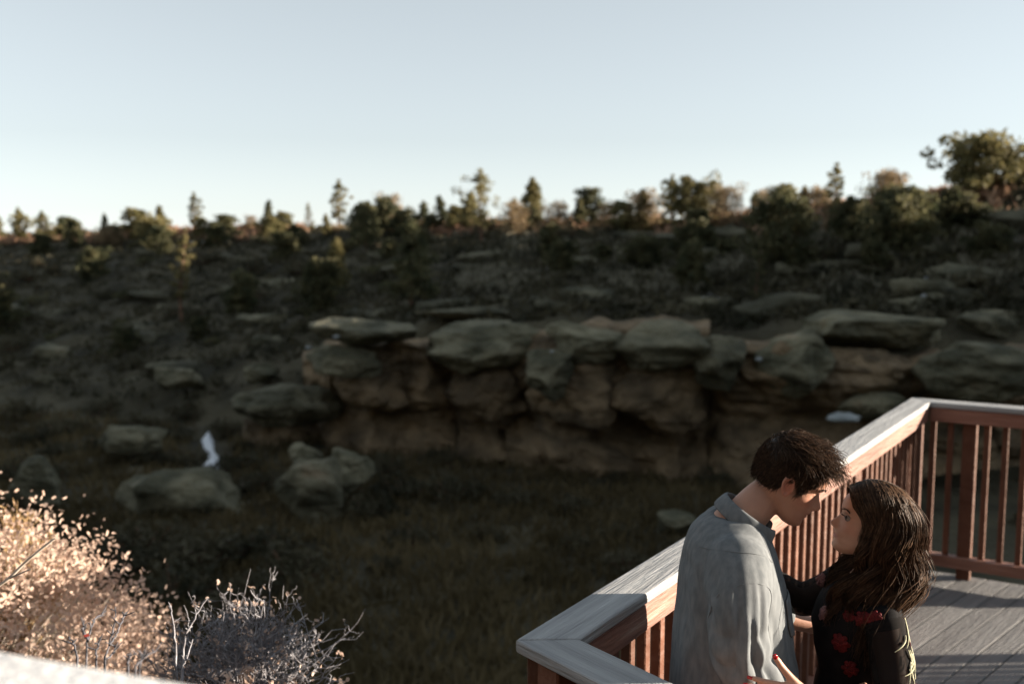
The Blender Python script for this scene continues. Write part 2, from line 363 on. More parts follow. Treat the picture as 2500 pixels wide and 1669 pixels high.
# px, py (centre), width, height in photograph pixels, distance, depth/width ratio, tilt, undercut, material, name, label
ROCKS = [
 (875, 818, 280, 80, 37.6, .7, 3, .3, 'rock', 'rock_slab', 'flat pale slab overhanging the left end of the cliff top'),
 (835, 888, 260, 80, 37.6, .8, 4, .5, 'rock', 'rock_slab', 'thin grey slab just below the cliff top at its left end'),
 (1175, 858, 290, 125, 36.4, .8, -4, .5, 'rock', 'rock_dome', 'pale domed rock with pointed left nose on the cliff top'),
 (1425, 846, 205, 110, 34.5, .9, 2, .4, 'rock', 'rock_dome', 'rounded pale rock with a dark notch beneath, middle of cliff top'),
 (1622, 856, 235, 125, 34.0, .9, 0, .4, 'rock', 'rock_dome', 'smooth rounded rock crowning the bulging cliff above the man'),
 (1345, 925, 140, 130, 34.6, 1., 0, .4, 'rock', 'boulder', 'blocky grey rock jutting between the two pale domes'),
 (1415, 965, 270, 235, 35.2, .7, 6, .45, 'rock_warm', 'cliff_bulge', 'big bulging tan rock hanging from the central cliff, left of two'),
 (1625, 975, 250, 240, 34.9, .7, -4, .45, 'rock_warm', 'cliff_bulge', 'big bulging rock on the central cliff nearest the man\'s head'),
 (1185, 965, 270, 170, 37.2, .7, 9, .45, 'rock_warm', 'cliff_bulge', 'bulging brown rock under the domed rock with pointed nose'),
 (905, 945, 220, 130, 38.6, .7, 4, .4, 'rock_warm', 'cliff_bulge', 'rounded brown bulge below the left slabs'),
 (1490, 1170, 330, 170, 36.0, .7, 8, .3, 'rock_warm', 'cliff_block', 'tan buttress leaning out at the foot of the cliff'),
 (1770, 895, 155, 150, 33.6, .9, 0, .4, 'rock', 'boulder', 'rounded boulder at the cliff edge above the man\'s head'),
 (1960, 900, 190, 160, 33.0, .9, -5, .4, 'rock', 'boulder', 'tall rounded brown boulder left of the rail corner'),
 (2150, 812, 510, 125, 34.4, .5, 2, .4, 'rock', 'rock_slab', 'longest layered slab, on the slope above the rail corner'),
 (2120, 905, 430, 110, 33.6, .5, 2, .3, 'rock_warm', 'rock_slab', 'brown layered ledge under the longest slab'),
 (2420, 915, 300, 150, 32.0, .6, 4, .4, 'rock', 'rock_dome', 'broad rounded rock above the far rail at the right edge'),
 (2380, 690, 330, 75, 41.0, .5, 2, .3, 'rock', 'rock_slab', 'flat slab high on the slope at the right edge'),
 (2310, 745, 300, 66, 39.0, .5, 1, .3, 'rock', 'rock_slab', 'second slab down at the right edge, below the highest'),
 (2440, 800, 240, 80, 37.0, .6, 3, .3, 'rock', 'rock_slab', 'slab beside the longest ledge at the right edge'),
 (2145, 1000, 170, 90, 33.0, .8, 5, .3, 'rock', 'boulder', 'low pale boulder behind the rail corner, snow beside it'),
 (1150, 770, 340, 40, 43.0, .5, 1, .3, 'rock', 'rock_slab', 'thin long ledge on the slope above the pale domed rock'),
 (1900, 772, 260, 44, 40.5, .5, 0, .3, 'rock', 'rock_slab', 'thin ledge between the domes and the longest slab'),
 (665, 1002, 320, 105, 39.5, .6, 3, .55, 'rock', 'rock_slab', 'layered overhanging ledge left of the cliff, above the ice'),
 (670, 1085, 260, 140, 41.0, .6, 0, .2, 'rock_warm', 'cliff_block', 'black shadowed face beneath the layered overhanging ledge'),
 (405, 1238, 430, 150, 30.6, .6, -3, .1, 'rock', 'boulder', 'long whale-backed boulder on the canyon floor'),
 (70, 1195, 160, 140, 31.0, .8, 6, .1, 'rock', 'boulder', 'rounded boulder at the left edge above the tan bush'),
 (765, 1215, 190, 190, 30.2, .8, 12, .0, 'rock', 'boulder', 'upright egg-shaped pale boulder on the canyon floor'),
 (838, 1165, 130, 130, 32.2, .8, -8, .0, 'rock', 'boulder', 'rounded boulder leaning behind the egg-shaped boulder'),
 (742, 1130, 80, 90, 33.4, .8, 0, .0, 'rock', 'boulder', 'small upright stone behind the egg-shaped boulder'),
 (290, 1090, 200, 80, 37.5, .7, 4, .1, 'rock', 'boulder', 'low grey rock above the whale-backed boulder'),
 (110, 870, 130, 60, 58.0, .7, 0, .2, 'rock', 'rock_slab', 'small pale outcrop low on the far left slope'),
 (400, 770, 130, 46, 66.0, .6, 0, .2, 'rock', 'rock_slab', 'dim outcrop halfway up the left slope'),
 (640, 790, 150, 46, 56.0, .6, 0, .2, 'rock', 'rock_slab', 'grey ledge on the slope left of the flat pale slab'),
 (690, 700, 140, 40, 66.0, .6, 0, .2, 'rock', 'rock_slab', 'upper grey ledge under the leaning pines at left of centre'),
 (1650, 1290, 110, 70, 28.5, .9, 5, .1, 'rock', 'boulder', 'small pale boulder on the canyon floor beside the man\'s back'),
 (430, 930, 150, 60, 48.0, .7, 0, .2, 'rock', 'boulder', 'low grey rock on the lower left slope'),
 (620, 915, 90, 50, 46.0, .8, 0, .2, 'rock', 'boulder', 'small grey rock just left of the overhanging ledge'),
]
for i, (px, py, w, h, Y, dr, tilt, fl, mk, nm, lab) in enumerate(ROCKS):
    c = at(px, py, Y); s = Y / 2430. * 1.02
    sx, sz = w * s / 2, h * s / 2
    v, f = rock(i + 1, sx, max(sx * dr, sz * .8), sz, strata=.9 if nm != 'boulder' else .35, flat=fl * .5, blocky=2.6 if nm in ('boulder', 'rock_dome', 'cliff_bulge') else 3.6, chips={'rock_dome': 7, 'cliff_bulge': 11}.get(nm, 16))
    o = link(nm, np_mesh(nm, v, f), M[mk]); o.location = c + Vector((0, max(sx * dr, sz * .8) * .75, 0))
    o.rotation_euler = (R(-4), R(tilt), R(random.uniform(-14, 14)))
    tag(o, lab, 'rock')

# ------------------------------------------------------------------ snow and ice
def snow_blob(px, py, w, h, Y, seed, lab, name='snow_patch'):
    s = Y / 2430.; c = at(px, py, Y); rs = np.random.default_rng(seed)
    v, f = rock(seed, w * s / 2, w * s * .3, h * s / 2, strata=0, blocky=2.0, nu=36, nv=14, chips=0)
    k = 1 + .55 * fbm(np.stack([v[:, 0] / (w * s) * 4, v[:, 1] / (w * s) * 4, v[:, 0] * 0 + seed], -1), 3); v[:, :2] *= k[:, None]
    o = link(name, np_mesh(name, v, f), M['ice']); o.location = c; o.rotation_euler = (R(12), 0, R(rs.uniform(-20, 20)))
    return tag(o, lab, 'snow')
def snow_flat(px, Y, wx, wy, seed, lab):
    """thin irregular sheet lying on the ground"""
    x0 = (px - 1250) / 2430. * Y; an = np.linspace(0, 2 * math.pi, 40, endpoint=False); rad = np.linspace(0, 1, 7); out = []
    for q in rad:
        rr = q * (1 + .9 * fbm(np.stack([np.cos(an) * 1.6, np.sin(an) * 1.6, an * 0 + seed * 3.3], -1), 4)); x = x0 + wx * rr * np.cos(an); y = Y + wy * rr * np.sin(an)
        out.append(np.stack([x, y, terrain(x, y) + .05 * (1.02 - q)], 1))
    v, f = loft(out, cap=False); return tag(link('snow_patch', np_mesh('snow_patch', v, f), M['snow']), lab, 'snow')
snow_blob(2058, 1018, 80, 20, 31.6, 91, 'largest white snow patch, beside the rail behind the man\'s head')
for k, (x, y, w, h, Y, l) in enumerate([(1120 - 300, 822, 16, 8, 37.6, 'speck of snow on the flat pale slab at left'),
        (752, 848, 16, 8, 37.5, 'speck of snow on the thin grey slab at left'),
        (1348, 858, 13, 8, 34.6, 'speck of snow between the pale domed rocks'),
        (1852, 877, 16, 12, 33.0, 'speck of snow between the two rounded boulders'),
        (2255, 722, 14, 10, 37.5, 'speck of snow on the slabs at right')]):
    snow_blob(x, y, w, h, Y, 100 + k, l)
for px, Y, wx, wy, l in [(2010, 46.5, .9, .35, 'thin snow streak under the dark junipers at right'), (1745, 44.5, .6, .4, 'thin snow streak on the slope right of centre'),
        (2290, 41.5, .6, .3, 'thin snow streak above the highest slab at right'), (500, 94, 1.2, 1.2, 'distant sunlit snow strip on the left skyline'), (2470, 44, .8, .4, 'snow streak at the right edge above the slabs')]:
    snow_flat(px, Y, wx, wy, px % 17, l)
ice = []
for k, t in enumerate(np.linspace(0, 1, 26)):
    Y = 35.2 + 8.6 * t; px = np.interp(t, [0, .12, .25, .45, .6, .8, 1], [478, 486, 500, 508, 500, 492, 497]); hw = np.interp(t, [0, .1, .3, .5, .7, .9, 1], [.75, .60, .30, .17, .22, .26, .05]) * (1 + .5 * float(noise(np.array([[t * 9, 1.5, 2.]]))[0]))
    xs = (px - 1250) / 2430. * Y + hw * np.linspace(-1, 1, 7); ys = np.full(7, Y); ice.append(np.stack([xs, ys, terrain(xs, ys) + .16 - .14 * np.abs(np.linspace(-1, 1, 7)) ** 2], 1))
ice = np.array(ice); ix = np.arange(26 * 7).reshape(26, 7)
tag(link('frozen_stream', np_mesh('frozen_stream', ice.reshape(-1, 3), np.stack([ix[:-1, :-1], ix[:-1, 1:], ix[1:, 1:], ix[1:, :-1]], -1).reshape(-1, 4)), M['snow']), 'white frozen stream winding down behind the whale-backed boulder', 'ice')

# ------------------------------------------------------------------ deck
DZ = -.18                              # level of the deck boards
A0 = Vector((.008, 2.785)); B0 = Vector((2.87, 7.06)); ANG_L = math.atan2(B0.y - A0.y, B0.x - A0.x); LEN_L = (B0 - A0).length
ANG_F, LEN_F = R(-30.5), 4.6
C0 = B0 + Vector((math.cos(ANG_F), math.sin(ANG_F))) * LEN_F
ANG_N, LEN_N = R(-51.4), 2.5
E0 = A0 + Vector((math.cos(ANG_N), math.sin(ANG_N))) * LEN_N
D0 = Vector((5.3, .9))
poly = [A0, E0, D0, C0, B0]
def clip_half(poly, n, d):
    out = []
    for i in range(len(poly)):
        p, q = poly[i], poly[(i + 1) % len(poly)]; a, b = p.dot(n) - d, q.dot(n) - d
        if a >= 0: out.append(p)
        if a * b < 0: out.append(p + (q - p) * (a / (a - b)))
    return out
deck = thing('wooden_deck', 'weathered grey plank floor of the lookout deck', 'deck', (2.2, 4.0, DZ), R(45))
def to_deck(p): 
    d = p - Vector((2.2, 4.0)); c, s = math.cos(R(45)), math.sin(R(45)); return Vector((d.x * c + d.y * s, -d.x * s + d.y * c))
lp = [to_deck(p) for p in poly]
y0 = min(p.y for p in lp); y1 = max(p.y for p in lp); PW = .142
k = 0; y = y0
while y < y1:
    pl = clip_half(clip_half(lp, Vector((0, 1)), y + .004), Vector((0, -1)), -(y + PW - .004))
    if len(pl) >= 3 and max(p.x for p in pl) - min(p.x for p in pl) > .08:
        link('plank', prism('plank', [(p.x, p.y) for p in pl], -.038, random.uniform(-.0012, .0008), .003), M['plank'], deck)
    y += PW; k += 1
for yy in np.arange(y0 + .5, y1, .9):
    xs = [p.x for p in lp]; pl = clip_half(clip_half(lp, Vector((0, 1)), yy), Vector((0, -1)), -(yy + .05))
    if len(pl) >= 3:
        a, b = min(p.x for p in pl) + .1, max(p.x for p in pl) - .1
        if b > a: link('joist', box('joist', a, b, yy, yy + .05, -.22, -.040, .003), M['red'], deck)
for p in lp:
    q = p * .9; w = Matrix.Rotation(R(45), 3, 'Z') @ Vector((q.x, q.y, 0)) + Vector((2.2, 4, 0))
    link('support_post', box('support_post', q.x - .07, q.x + .07, q.y - .07, q.y + .07, ground_z(w.x, w.y) - .3 - DZ, -.225, .005), M['red'], deck)

BAL = box('baluster', -.019, .019, -.019, .019, 0, 1, .004)
def railing(label, a, ang, ln, side, mit0, mit1, base=DZ, height=1.07 - DZ, posts=(), gap=.115, x_start=.09):
    """side: +1 keeps the rail to the local left of the line, -1 to its right; mitres are inset of the inner corner"""
    r = thing('deck_railing', label, 'railing', (a.x, a.y, base), ang)
    W = .153; s = side
    P = [(0.0015, 0), (ln - .0015, 0), (ln - mit1 - .0015, s * W), (mit0 + .0015, s * W)]
    link('cap_rail', prism('cap_rail', P, height - .038, height, .009, 3), M['cap'], r)
    ys = sorted((s * .110, s * .148)); lo, hi = mit0 + .002, ln - mit1 - .002
    link('top_rail', box('top_rail', lo, hi, ys[0], ys[1], height - .135, height - .0395, .004), M['redlong'], r)
    yb = sorted((s * .062, s * .147))
    link('bottom_rail', box('bottom_rail', lo, hi, yb[0], yb[1], .085, .164, .004), M['redlong'], r)
    yc = s * .088
    for x in np.arange(x_start, ln - .04, gap):
        if any(abs(x - q) < .085 for q in posts): continue
        b = link('baluster', BAL, M['red'], r); b.location = (x, yc, .1645); b.scale = (1, 1, height - .0405 - .1645)
        b.rotation_euler = (0, 0, random.uniform(-.05, .05))
    for q in posts:
        link('post', box('post', q - .045, q + .045, min(s * .012, s * .1), max(s * .012, s * .1), -.6, height - .0395, .005), M['red'], r)
    return r
railing('long sunlit railing running from the near corner to the far corner', A0, ANG_L, LEN_L, -1, .112, .1445, posts=(.09, 1.75, 3.4, LEN_L - .09))
railing('far railing with dark lit-edged balusters at the right edge', B0, ANG_F, 1.30, -1, .1445, .0, posts=(.40, 1.24), x_start=.05)
railing('railing beyond the step opening, outside the right edge', B0 + Vector((math.cos(ANG_F), math.sin(ANG_F))) * 2.75, ANG_F, LEN_F - 2.75, -1, .0, .0, posts=(.06, LEN_F - 2.81))
st = thing('deck_steps', 'wooden steps leaving the deck through the railing opening', 'stairs', tuple(B0 + Vector((math.cos(ANG_F), math.sin(ANG_F))) * 2.02) + (DZ,), ANG_F)
for k in range(6): link('tread', box('tread', -.6, .6, .03 + k * .28, .31 + k * .28, -.22 - k * .18, -.18 - k * .18, .004), M['plank'], st)
for x in (-.66, .62): link('stringer', prism('stringer', [(x, .02), (x + .04, .02), (x + .04, 1.75), (x, 1.75)], -1.6, -1.25, .003), M['red'], st)
railing('near railing in blue shade crossing in front of the man', A0, ANG_N, LEN_N, 1, .112, .0, posts=(.13, 1.3, LEN_N - .06), x_start=.25)

# photographer's raised platform behind the foreground rail
UP = thing('upper_platform', 'raised platform the foreground rail belongs to', 'platform', (-.2, -.2, .68), R(-19))
for k in range(14):
    yv = .98 - k * .142
    link('plank', box('plank', -2.2, 1.25, yv - .138, yv, -.038, 0, .003), M['plank'], UP)
for x in (-2.0, -.5, 1.1):
    link('support_post', box('support_post', x - .06, x + .06, .6, .72, -4.0, -.04, .005), M['red'], UP)
d19 = Vector((math.cos(R(-19)), math.sin(R(-19))))
F0 = Vector((-.617, 1.151)) - d19 * 1.7
fr = railing('out-of-focus white rail cap in the bottom left corner', F0, R(-19), 3.3, -1, 0, 0, base=.68, height=1.07, posts=(.08, 1.6, 3.2))
for c in fr.children:
    if c.name.startswith('cap_rail'): c.data.materials[0] = M['frost']

# ------------------------------------------------------------------ foliage builders
def leaf_quads(c, size, elong=2.2, up=None, r=rng):
    """small bent leaf faces (two triangles) at points c"""
    n = len(c); d = r.normal(size=(n, 3))
    if up is not None: d = d * (1 - up) + np.array([0, 0, 1.]) * up * 1.5
    d /= np.linalg.norm(d, axis=1)[:, None] + 1e-9
    s = np.cross(d, r.normal(size=(n, 3))); s /= np.linalg.norm(s, axis=1)[:, None] + 1e-9
    L = (np.broadcast_to(size, n) * r.uniform(.6, 1.3, n))[:, None]
    v = np.stack([c - s * L / elong * .5, c - d * L * .5, c + s * L / elong * .5, c + d * L * .5], 1).reshape(-1, 3)
    return v, np.arange(4 * n).reshape(-1, 4)
def clumps(centers, radii, per, size, squash=.6, elong=2.2, up=None, r=rng):
    k = len(centers); d = r.normal(size=(k, per, 3)); d /= np.linalg.norm(d, axis=2)[..., None]
    rr = r.uniform(.25, 1, (k, per, 1)) ** .5
    c = centers[:, None] + d * rr * np.asarray(radii)[:, None, None] * np.array([1, 1, squash])
    return leaf_quads(c.reshape(-1, 3), size, elong, up, r)
def make_tree(kind, H, Wd, seed):
    """returns trunk (v,f), crown (v,f) for a tree of height H, crown width Wd standing at the origin"""
    r = np.random.default_rng(seed); R_ = Wd / 2
    lean = r.normal(size=2) * .03 * H
    zs = np.linspace(0, 1, 8); tr = np.stack([lean[0] * zs ** 2 + .02 * H * np.sin(zs * 5 + seed), lean[1] * zs ** 2, zs * H * .95 - .25], 1)
    r0 = max(.05, .022 * H)
    paths = [tr]; rads = [r0 * (1 - .85 * zs)]
    cc, cr = [], []
    if kind == 'pine': n, z0 = 26, .18
    elif kind == 'sparse': n, z0 = 20, .30
    elif kind == 'spire': n, z0 = 16, .15
    elif kind == 'open': n, z0 = 34, .30
    elif kind == 'juniper': n, z0 = 34, .06
    else: n, z0 = 30, .12
    for i in range(n):
        t = z0 + (1 - z0) * (i + r.uniform(0, .9)) / n; a = i * 2.4 + r.uniform(-.5, .5)
        if kind in ('pine', 'spire'): rad = R_ * (1.05 - t) ** .75 * r.uniform(.65, 1.1)
        elif kind == 'sparse': rad = R_ * (.35 + .65 * math.sin(min(1, (t - z0) / (1 - z0) * 1.1) * math.pi) ** .7) * r.uniform(.35, 1.1)
        elif kind == 'open': rad = R_ * math.sin(math.pi * (.18 + .72 * (t - z0) / (1 - z0))) ** .6 * r.uniform(.45, 1.1)
        else: rad = R_ * math.sin(math.pi * (.22 + .70 * (t - z0) / (1 - z0))) ** .6 * r.uniform(.5, 1.05)
        b = np.array([np.interp(t * .92, zs, tr[:, k]) for k in range(3)])
        tip = b + np.array([math.cos(a) * rad, math.sin(a) * rad, (.10 if kind in ('pine', 'sparse', 'spire') else .35) * rad * r.uniform(-.4, 1.4)])
        s = np.linspace(0, 1, 8)[:, None]; mid = b * (1 - s) + tip * s; mid[:, 2] += .12 * rad * np.sin(s[:, 0] * math.pi)
        paths.append(mid); rads.append(r0 * .35 * (1 - t * .6) * (1 - .8 * s[:, 0]))
        m = {'sparse': 3, 'spire': 3, 'open': 4}.get(kind, 4)
        for q in np.linspace(.45, 1, m):
            cc.append(b * (1 - q) + tip * q + r.normal(size=3) * rad * .14)
            cr.append((.22 if kind == 'sparse' else .21 if kind == 'open' else .27) * R_ * r.uniform(.6, 1.3))
    if kind in ('pine', 'spire', 'sparse'):
        for q in (.86, .92, .98): cc.append(np.array([np.interp(q, zs, tr[:, k]) for k in range(3)])); cr.append(.16 * R_)
    cc, cr = np.array(cc), np.array(cr)
    tv = tubes(np.array(paths), np.array(rads), 5)
    per = {'sparse': 34, 'open': 36, 'spire': 32, 'oak': 34}.get(kind, 38)
    cv = clumps(cc, cr, per, .07 * Wd if Wd > 3 else .10 * Wd, .7, 2.6, None, r)
    if kind == 'oak': cv = clumps(cc, cr * 1.1, 30, .05 * Wd, .9, 1.8, None, r)
    return tv, cv
# px of the trunk, y of the foot and of the tip, crown width (photograph pixels), distance, kind, leaf material, label
TREES = [
 (62, 572, 505, 58, 104, 'sparse', 'pine', 'pale open pine, leftmost tree on the skyline'),
 (118, 574, 508, 52, 103, 'sparse', 'pine', 'second pale pine from the left edge of the skyline'),
 (192, 580, 523, 48, 98, 'juniper', 'juniper', 'small dark juniper with a knobbed top on the left skyline'),
 (275, 582, 550, 72, 96, 'oak', 'tan', 'round russet shrub on the left skyline right of the knobbed juniper'),
 (385, 578, 524, 95, 96, 'juniper', 'pine', 'wide bushy evergreen with a pale top on the left skyline'),
 (446, 655, 540, 64, 61, 'sparse', 'pine', 'pine with long bare orange trunk halfway down the left slope'),
 (498, 572, 520, 42, 95, 'juniper', 'pine', 'small cone-shaped tree behind the bare-trunked pine'),
 (540, 574, 540, 44, 94, 'pine', 'pine', 'tiny faint pine right of the cone-shaped tree'),
 (668, 575, 524, 72, 90, 'juniper', 'pine', 'rounded bushy evergreen left of the thin spire tree'),
 (762, 556, 486, 30, 92, 'spire', 'pine', 'thin spire-like fir standing alone on the skyline'),
 (728, 590, 548, 66, 84, 'juniper', 'juniper', 'dark low juniper below the thin spire tree'),
 (822, 655, 568, 84, 58, 'pine', 'pine', 'short olive pine in front of the twin-topped evergreen'),
 (898, 628, 482, 100, 72, 'pine', 'juniper', 'twin-topped evergreen left of centre'),
 (1006, 720, 518, 128, 49, 'pine', 'juniper', 'large dark conical pine reaching down the slope, centre left'),
 (1080, 575, 466, 50, 78, 'pine', 'juniper', 'slim dark pine just left of the tallest sparse pine'),
 (1172, 635, 400, 104, 66, 'sparse', 'pine', 'tallest sparse pine with bare trunk in the middle of the skyline'),
 (1262, 610, 478, 80, 66, 'oak', 'tan', 'tan leafless oak right of the tallest sparse pine'),
 (1300, 590, 424, 78, 72, 'pine', 'pine', 'pale feathery pine rising behind the tan oak'),
 (1358, 598, 480, 86, 64, 'oak', 'tan', 'golden oak clump in the middle of the lit skyline trees'),
 (1430, 585, 448, 80, 68, 'juniper', 'juniper', 'dark round-headed evergreen among golden oaks'),
 (1482, 585, 484, 80, 64, 'oak', 'tan', 'golden bushy oak right of the dark round-headed evergreen'),
 (1570, 575, 452, 110, 62, 'oak', 'tan', 'pinkish bare oak left of the broad olive pine'),
 (1684, 570, 420, 140, 60, 'open', 'pine', 'broad olive pine right of the pinkish oak'),
 (1742, 560, 440, 70, 64, 'oak', 'tan', 'thin bare crown behind the broad olive pine'),
 (1575, 632, 566, 110, 50, 'juniper', 'juniper', 'low dark round juniper on the slope, centre right'),
 (1692, 618, 530, 110, 52, 'juniper', 'juniper', 'dark rounded juniper below the broad olive pine'),
 (1856, 575, 446, 70, 58, 'oak', 'tan', 'tan peak of foliage left of the big dark juniper'),
 (1905, 640, 452, 190, 47, 'juniper', 'juniper', 'big dark juniper with short trunk, first right of the gap'),
 (1990, 560, 450, 100, 56, 'oak', 'tan', 'thin tan tree behind the big dark juniper'),
 (2075, 615, 470, 120, 48, 'juniper', 'juniper', 'dark tree between the two big junipers'),
 (2190, 640, 440, 200, 45, 'juniper', 'juniper', 'second big dark juniper with a straight visible trunk'),
 (2150, 560, 405, 120, 54, 'oak', 'tan', 'bare twiggy crown above the second big juniper'),
 (2325, 590, 452, 130, 46, 'juniper', 'juniper', 'dark rounded tree with sunlit top under the large open pine'),
 (2392, 560, 325, 220, 50, 'open', 'pine', 'largest open-crowned pine at the right end of the skyline'),
 (2410, 620, 540, 110, 43, 'juniper', 'juniper', 'low dark shrub under the largest open-crowned pine'),
 (2492, 560, 405, 70, 50, 'oak', 'tan', 'thin branchy tree cut by the right edge'),
 (1847, 690, 590, 36, 42, 'juniper', 'juniper', 'small upright dark shrub left of the big juniper\'s foot'),
]
for i, (px, yf, yt, w, Y, kind, mk, lab) in enumerate(TREES):
    s = Y / 2430.; x = (px - 1250) / 2430. * Y * 1.004
    zt = at(px, yt, Y).z; zg = ground_z(x, Y); H = max(zt - zg, .5) * 1.03
    t = thing('pine_tree' if kind in ('pine', 'sparse', 'spire', 'open') else 'juniper_tree' if kind == 'juniper' else 'oak_tree', lab, 'tree', (x, Y, zg))
    tv, cv = make_tree(kind, H, w * s * 1.08, 300 + i)
    link('trunk', np_mesh('trunk', *tv), M['bark'], t); link('crown', np_mesh('crown', *cv, smooth=False), M[mk], t)

DK = [make_tree('juniper', 3.0, 2.6, 700 + k) for k in range(3)]
DK = [(np_mesh('trunk', *a), np_mesh('crown', *b, smooth=False)) for a, b in DK]
for a, b in DK: a.materials.append(M['bark']); b.materials.append(M['juniper'])
r = np.random.default_rng(61)
for i in range(30):
    u = r.uniform(-.52, -.08) if i < 20 else r.uniform(-.05, .5); yb = np.interp(u, UU, YB) + 5; yc = np.interp(u, UU, YC) - 6; Y = yb + (yc - yb) * r.uniform(.1, 1)
    t = thing('juniper_tree', 'dim juniper on the shaded left slope' if i < 20 else 'small dim juniper on the slope right of centre', 'tree', (u * Y, Y, ground_z(u * Y, Y) - .1), r.uniform(0, 6.28), 'junipers on the shaded left slope' if i < 20 else 'junipers on the slope right of centre')
    s = r.uniform(.55, 1.15) * (1 if i < 20 else .6); t.scale = (s, s, s * r.uniform(.85, 1.25)); link('trunk', DK[i % 3][0], None, t); link('crown', DK[i % 3][1], None, t)
PR = []
for k, (kd, h, w, mk) in enumerate([('pine', 3.6, 1.9, 'pine'), ('sparse', 4.2, 1.8, 'pine'), ('juniper', 2.4, 2.2, 'juniper'), ('oak', 2.6, 2.4, 'tan'), ('pine', 3.0, 1.5, 'juniper'), ('juniper', 2.9, 2.4, 'pine')]):
    a, b = make_tree(kd, h, w, 800 + k); a = np_mesh('trunk', *a); b = np_mesh('crown', *b, smooth=False); a.materials.append(M['bark']); b.materials.append(M[mk]); PR.append((a, b))
r = np.random.default_rng(71)
for i in range(34):
    u = -.52 + .90 * (i + r.uniform(0, .9)) / 34; yc = np.interp(u, UU, YC); Y = yc + r.uniform(-6, 1.5)
    t = thing('small_tree', 'small tree in the sunlit band between the larger skyline trees', 'tree', (u * Y, Y, ground_z(u * Y, Y) - .1), r.uniform(0, 6.28), 'small trees in the skyline band')
    s = r.uniform(.55, 1.1) * (1.15 if u < 0 else 1); t.scale = (s, s, s * r.uniform(.9, 1.2)); link('trunk', PR[i % 6][0], None, t); link('crown', PR[i % 6][1], None, t)
LG = [np_mesh('ledge_stone', *rock(400 + k, 1.0, .7, .28, strata=.8, blocky=3.4, nu=40, nv=24)) for k in range(5)]
for m_ in LG: m_.materials.append(M['rock_dark'])
for i in range(90):
    u = r.uniform(-.52, .53); yb = np.interp(u, UU, YB) + 4.5; yc = np.interp(u, UU, YC) - 4; Y = yb + (yc - yb) * r.random() ** 1.4
    o = link('ledge_stone', LG[i % 5]); s = r.uniform(.5, 1.7) * (1.2 if u > .1 else 1); o.scale = (s * r.uniform(.8, 1.6), s, s); o.location = (u * Y, Y, ground_z(u * Y, Y) + .08 * s); o.rotation_euler = (R(r.uniform(-8, 4)), R(r.uniform(-6, 6)), r.uniform(-.4, .4))
    tag(o, 'grey ledge stone lying in scrub on the far slope', 'rock', 'ledge stones on the far slope')

# low shrubs scattered on the shaded slope: same few plants, each its own object
SHR = []
for k in range(5):
    r = np.random.default_rng(900 + k); n = 26
    d = r.normal(size=(n, 3)); d[:, 2] = np.abs(d[:, 2]) * .8; d /= np.linalg.norm(d, axis=1)[:, None]
    c = d * r.uniform(.35, 1, (n, 1)) * np.array([.8, .8, .7]); c[:, 2] += .12
    b = clumps(c, np.full(n, .26), 26, .16, .8, 2.4, None, r)
    st = np.stack([np.linspace(0, 1, 4)[None, :, None] * np.concatenate([c, ], 0)[:, None, :]][0:1], 0)[0]
    tb = tubes(st, np.linspace(.03, .01, 4)[None], 4)
    SHR.append((np_mesh('foliage', *b, smooth=False), np_mesh('stem', *tb)))
for me, st in SHR: me.materials.append(M['scrub']); st.materials.append(M['bark'])
JUN = SHR[0][0].copy(); JUN.materials.clear(); JUN.materials.append(M['juniper'])
pos = []
r = np.random.default_rng(5)
while len(pos) < 150:
    u = r.uniform(-.53, .53) if len(pos) < 100 else r.uniform(-.53, -.1); yb = np.interp(u, UU, YB); yc = np.interp(u, UU, YC)
    Y = r.uniform(yb + 4.5, yc - 1) if r.random() < .8 else r.uniform(24, yb - 1.5)
    pos.append((u * Y, Y, r.uniform(.55, 1.25) * (1.3 if Y > 55 else .9)))
for i, (x, y, s) in enumerate(pos):
    up = y > np.interp(x / y, UU, YB) + 3
    t = thing('scrub_bush', 'low dark scrub bush on the shaded far slope' if up else 'low dark scrub bush on the canyon floor', 'bush', (x, y, ground_z(x, y) - .05), r.uniform(0, 6.28),
              'scrub bushes on the far slope' if up else 'scrub bushes on the canyon floor')
    t.scale = (s, s, s * r.uniform(.7, 1.1))
    f_, s_ = SHR[i % 5]
    link('foliage', JUN if i % 4 == 0 and up else f_, None, t); link('stem', s_, None, t)

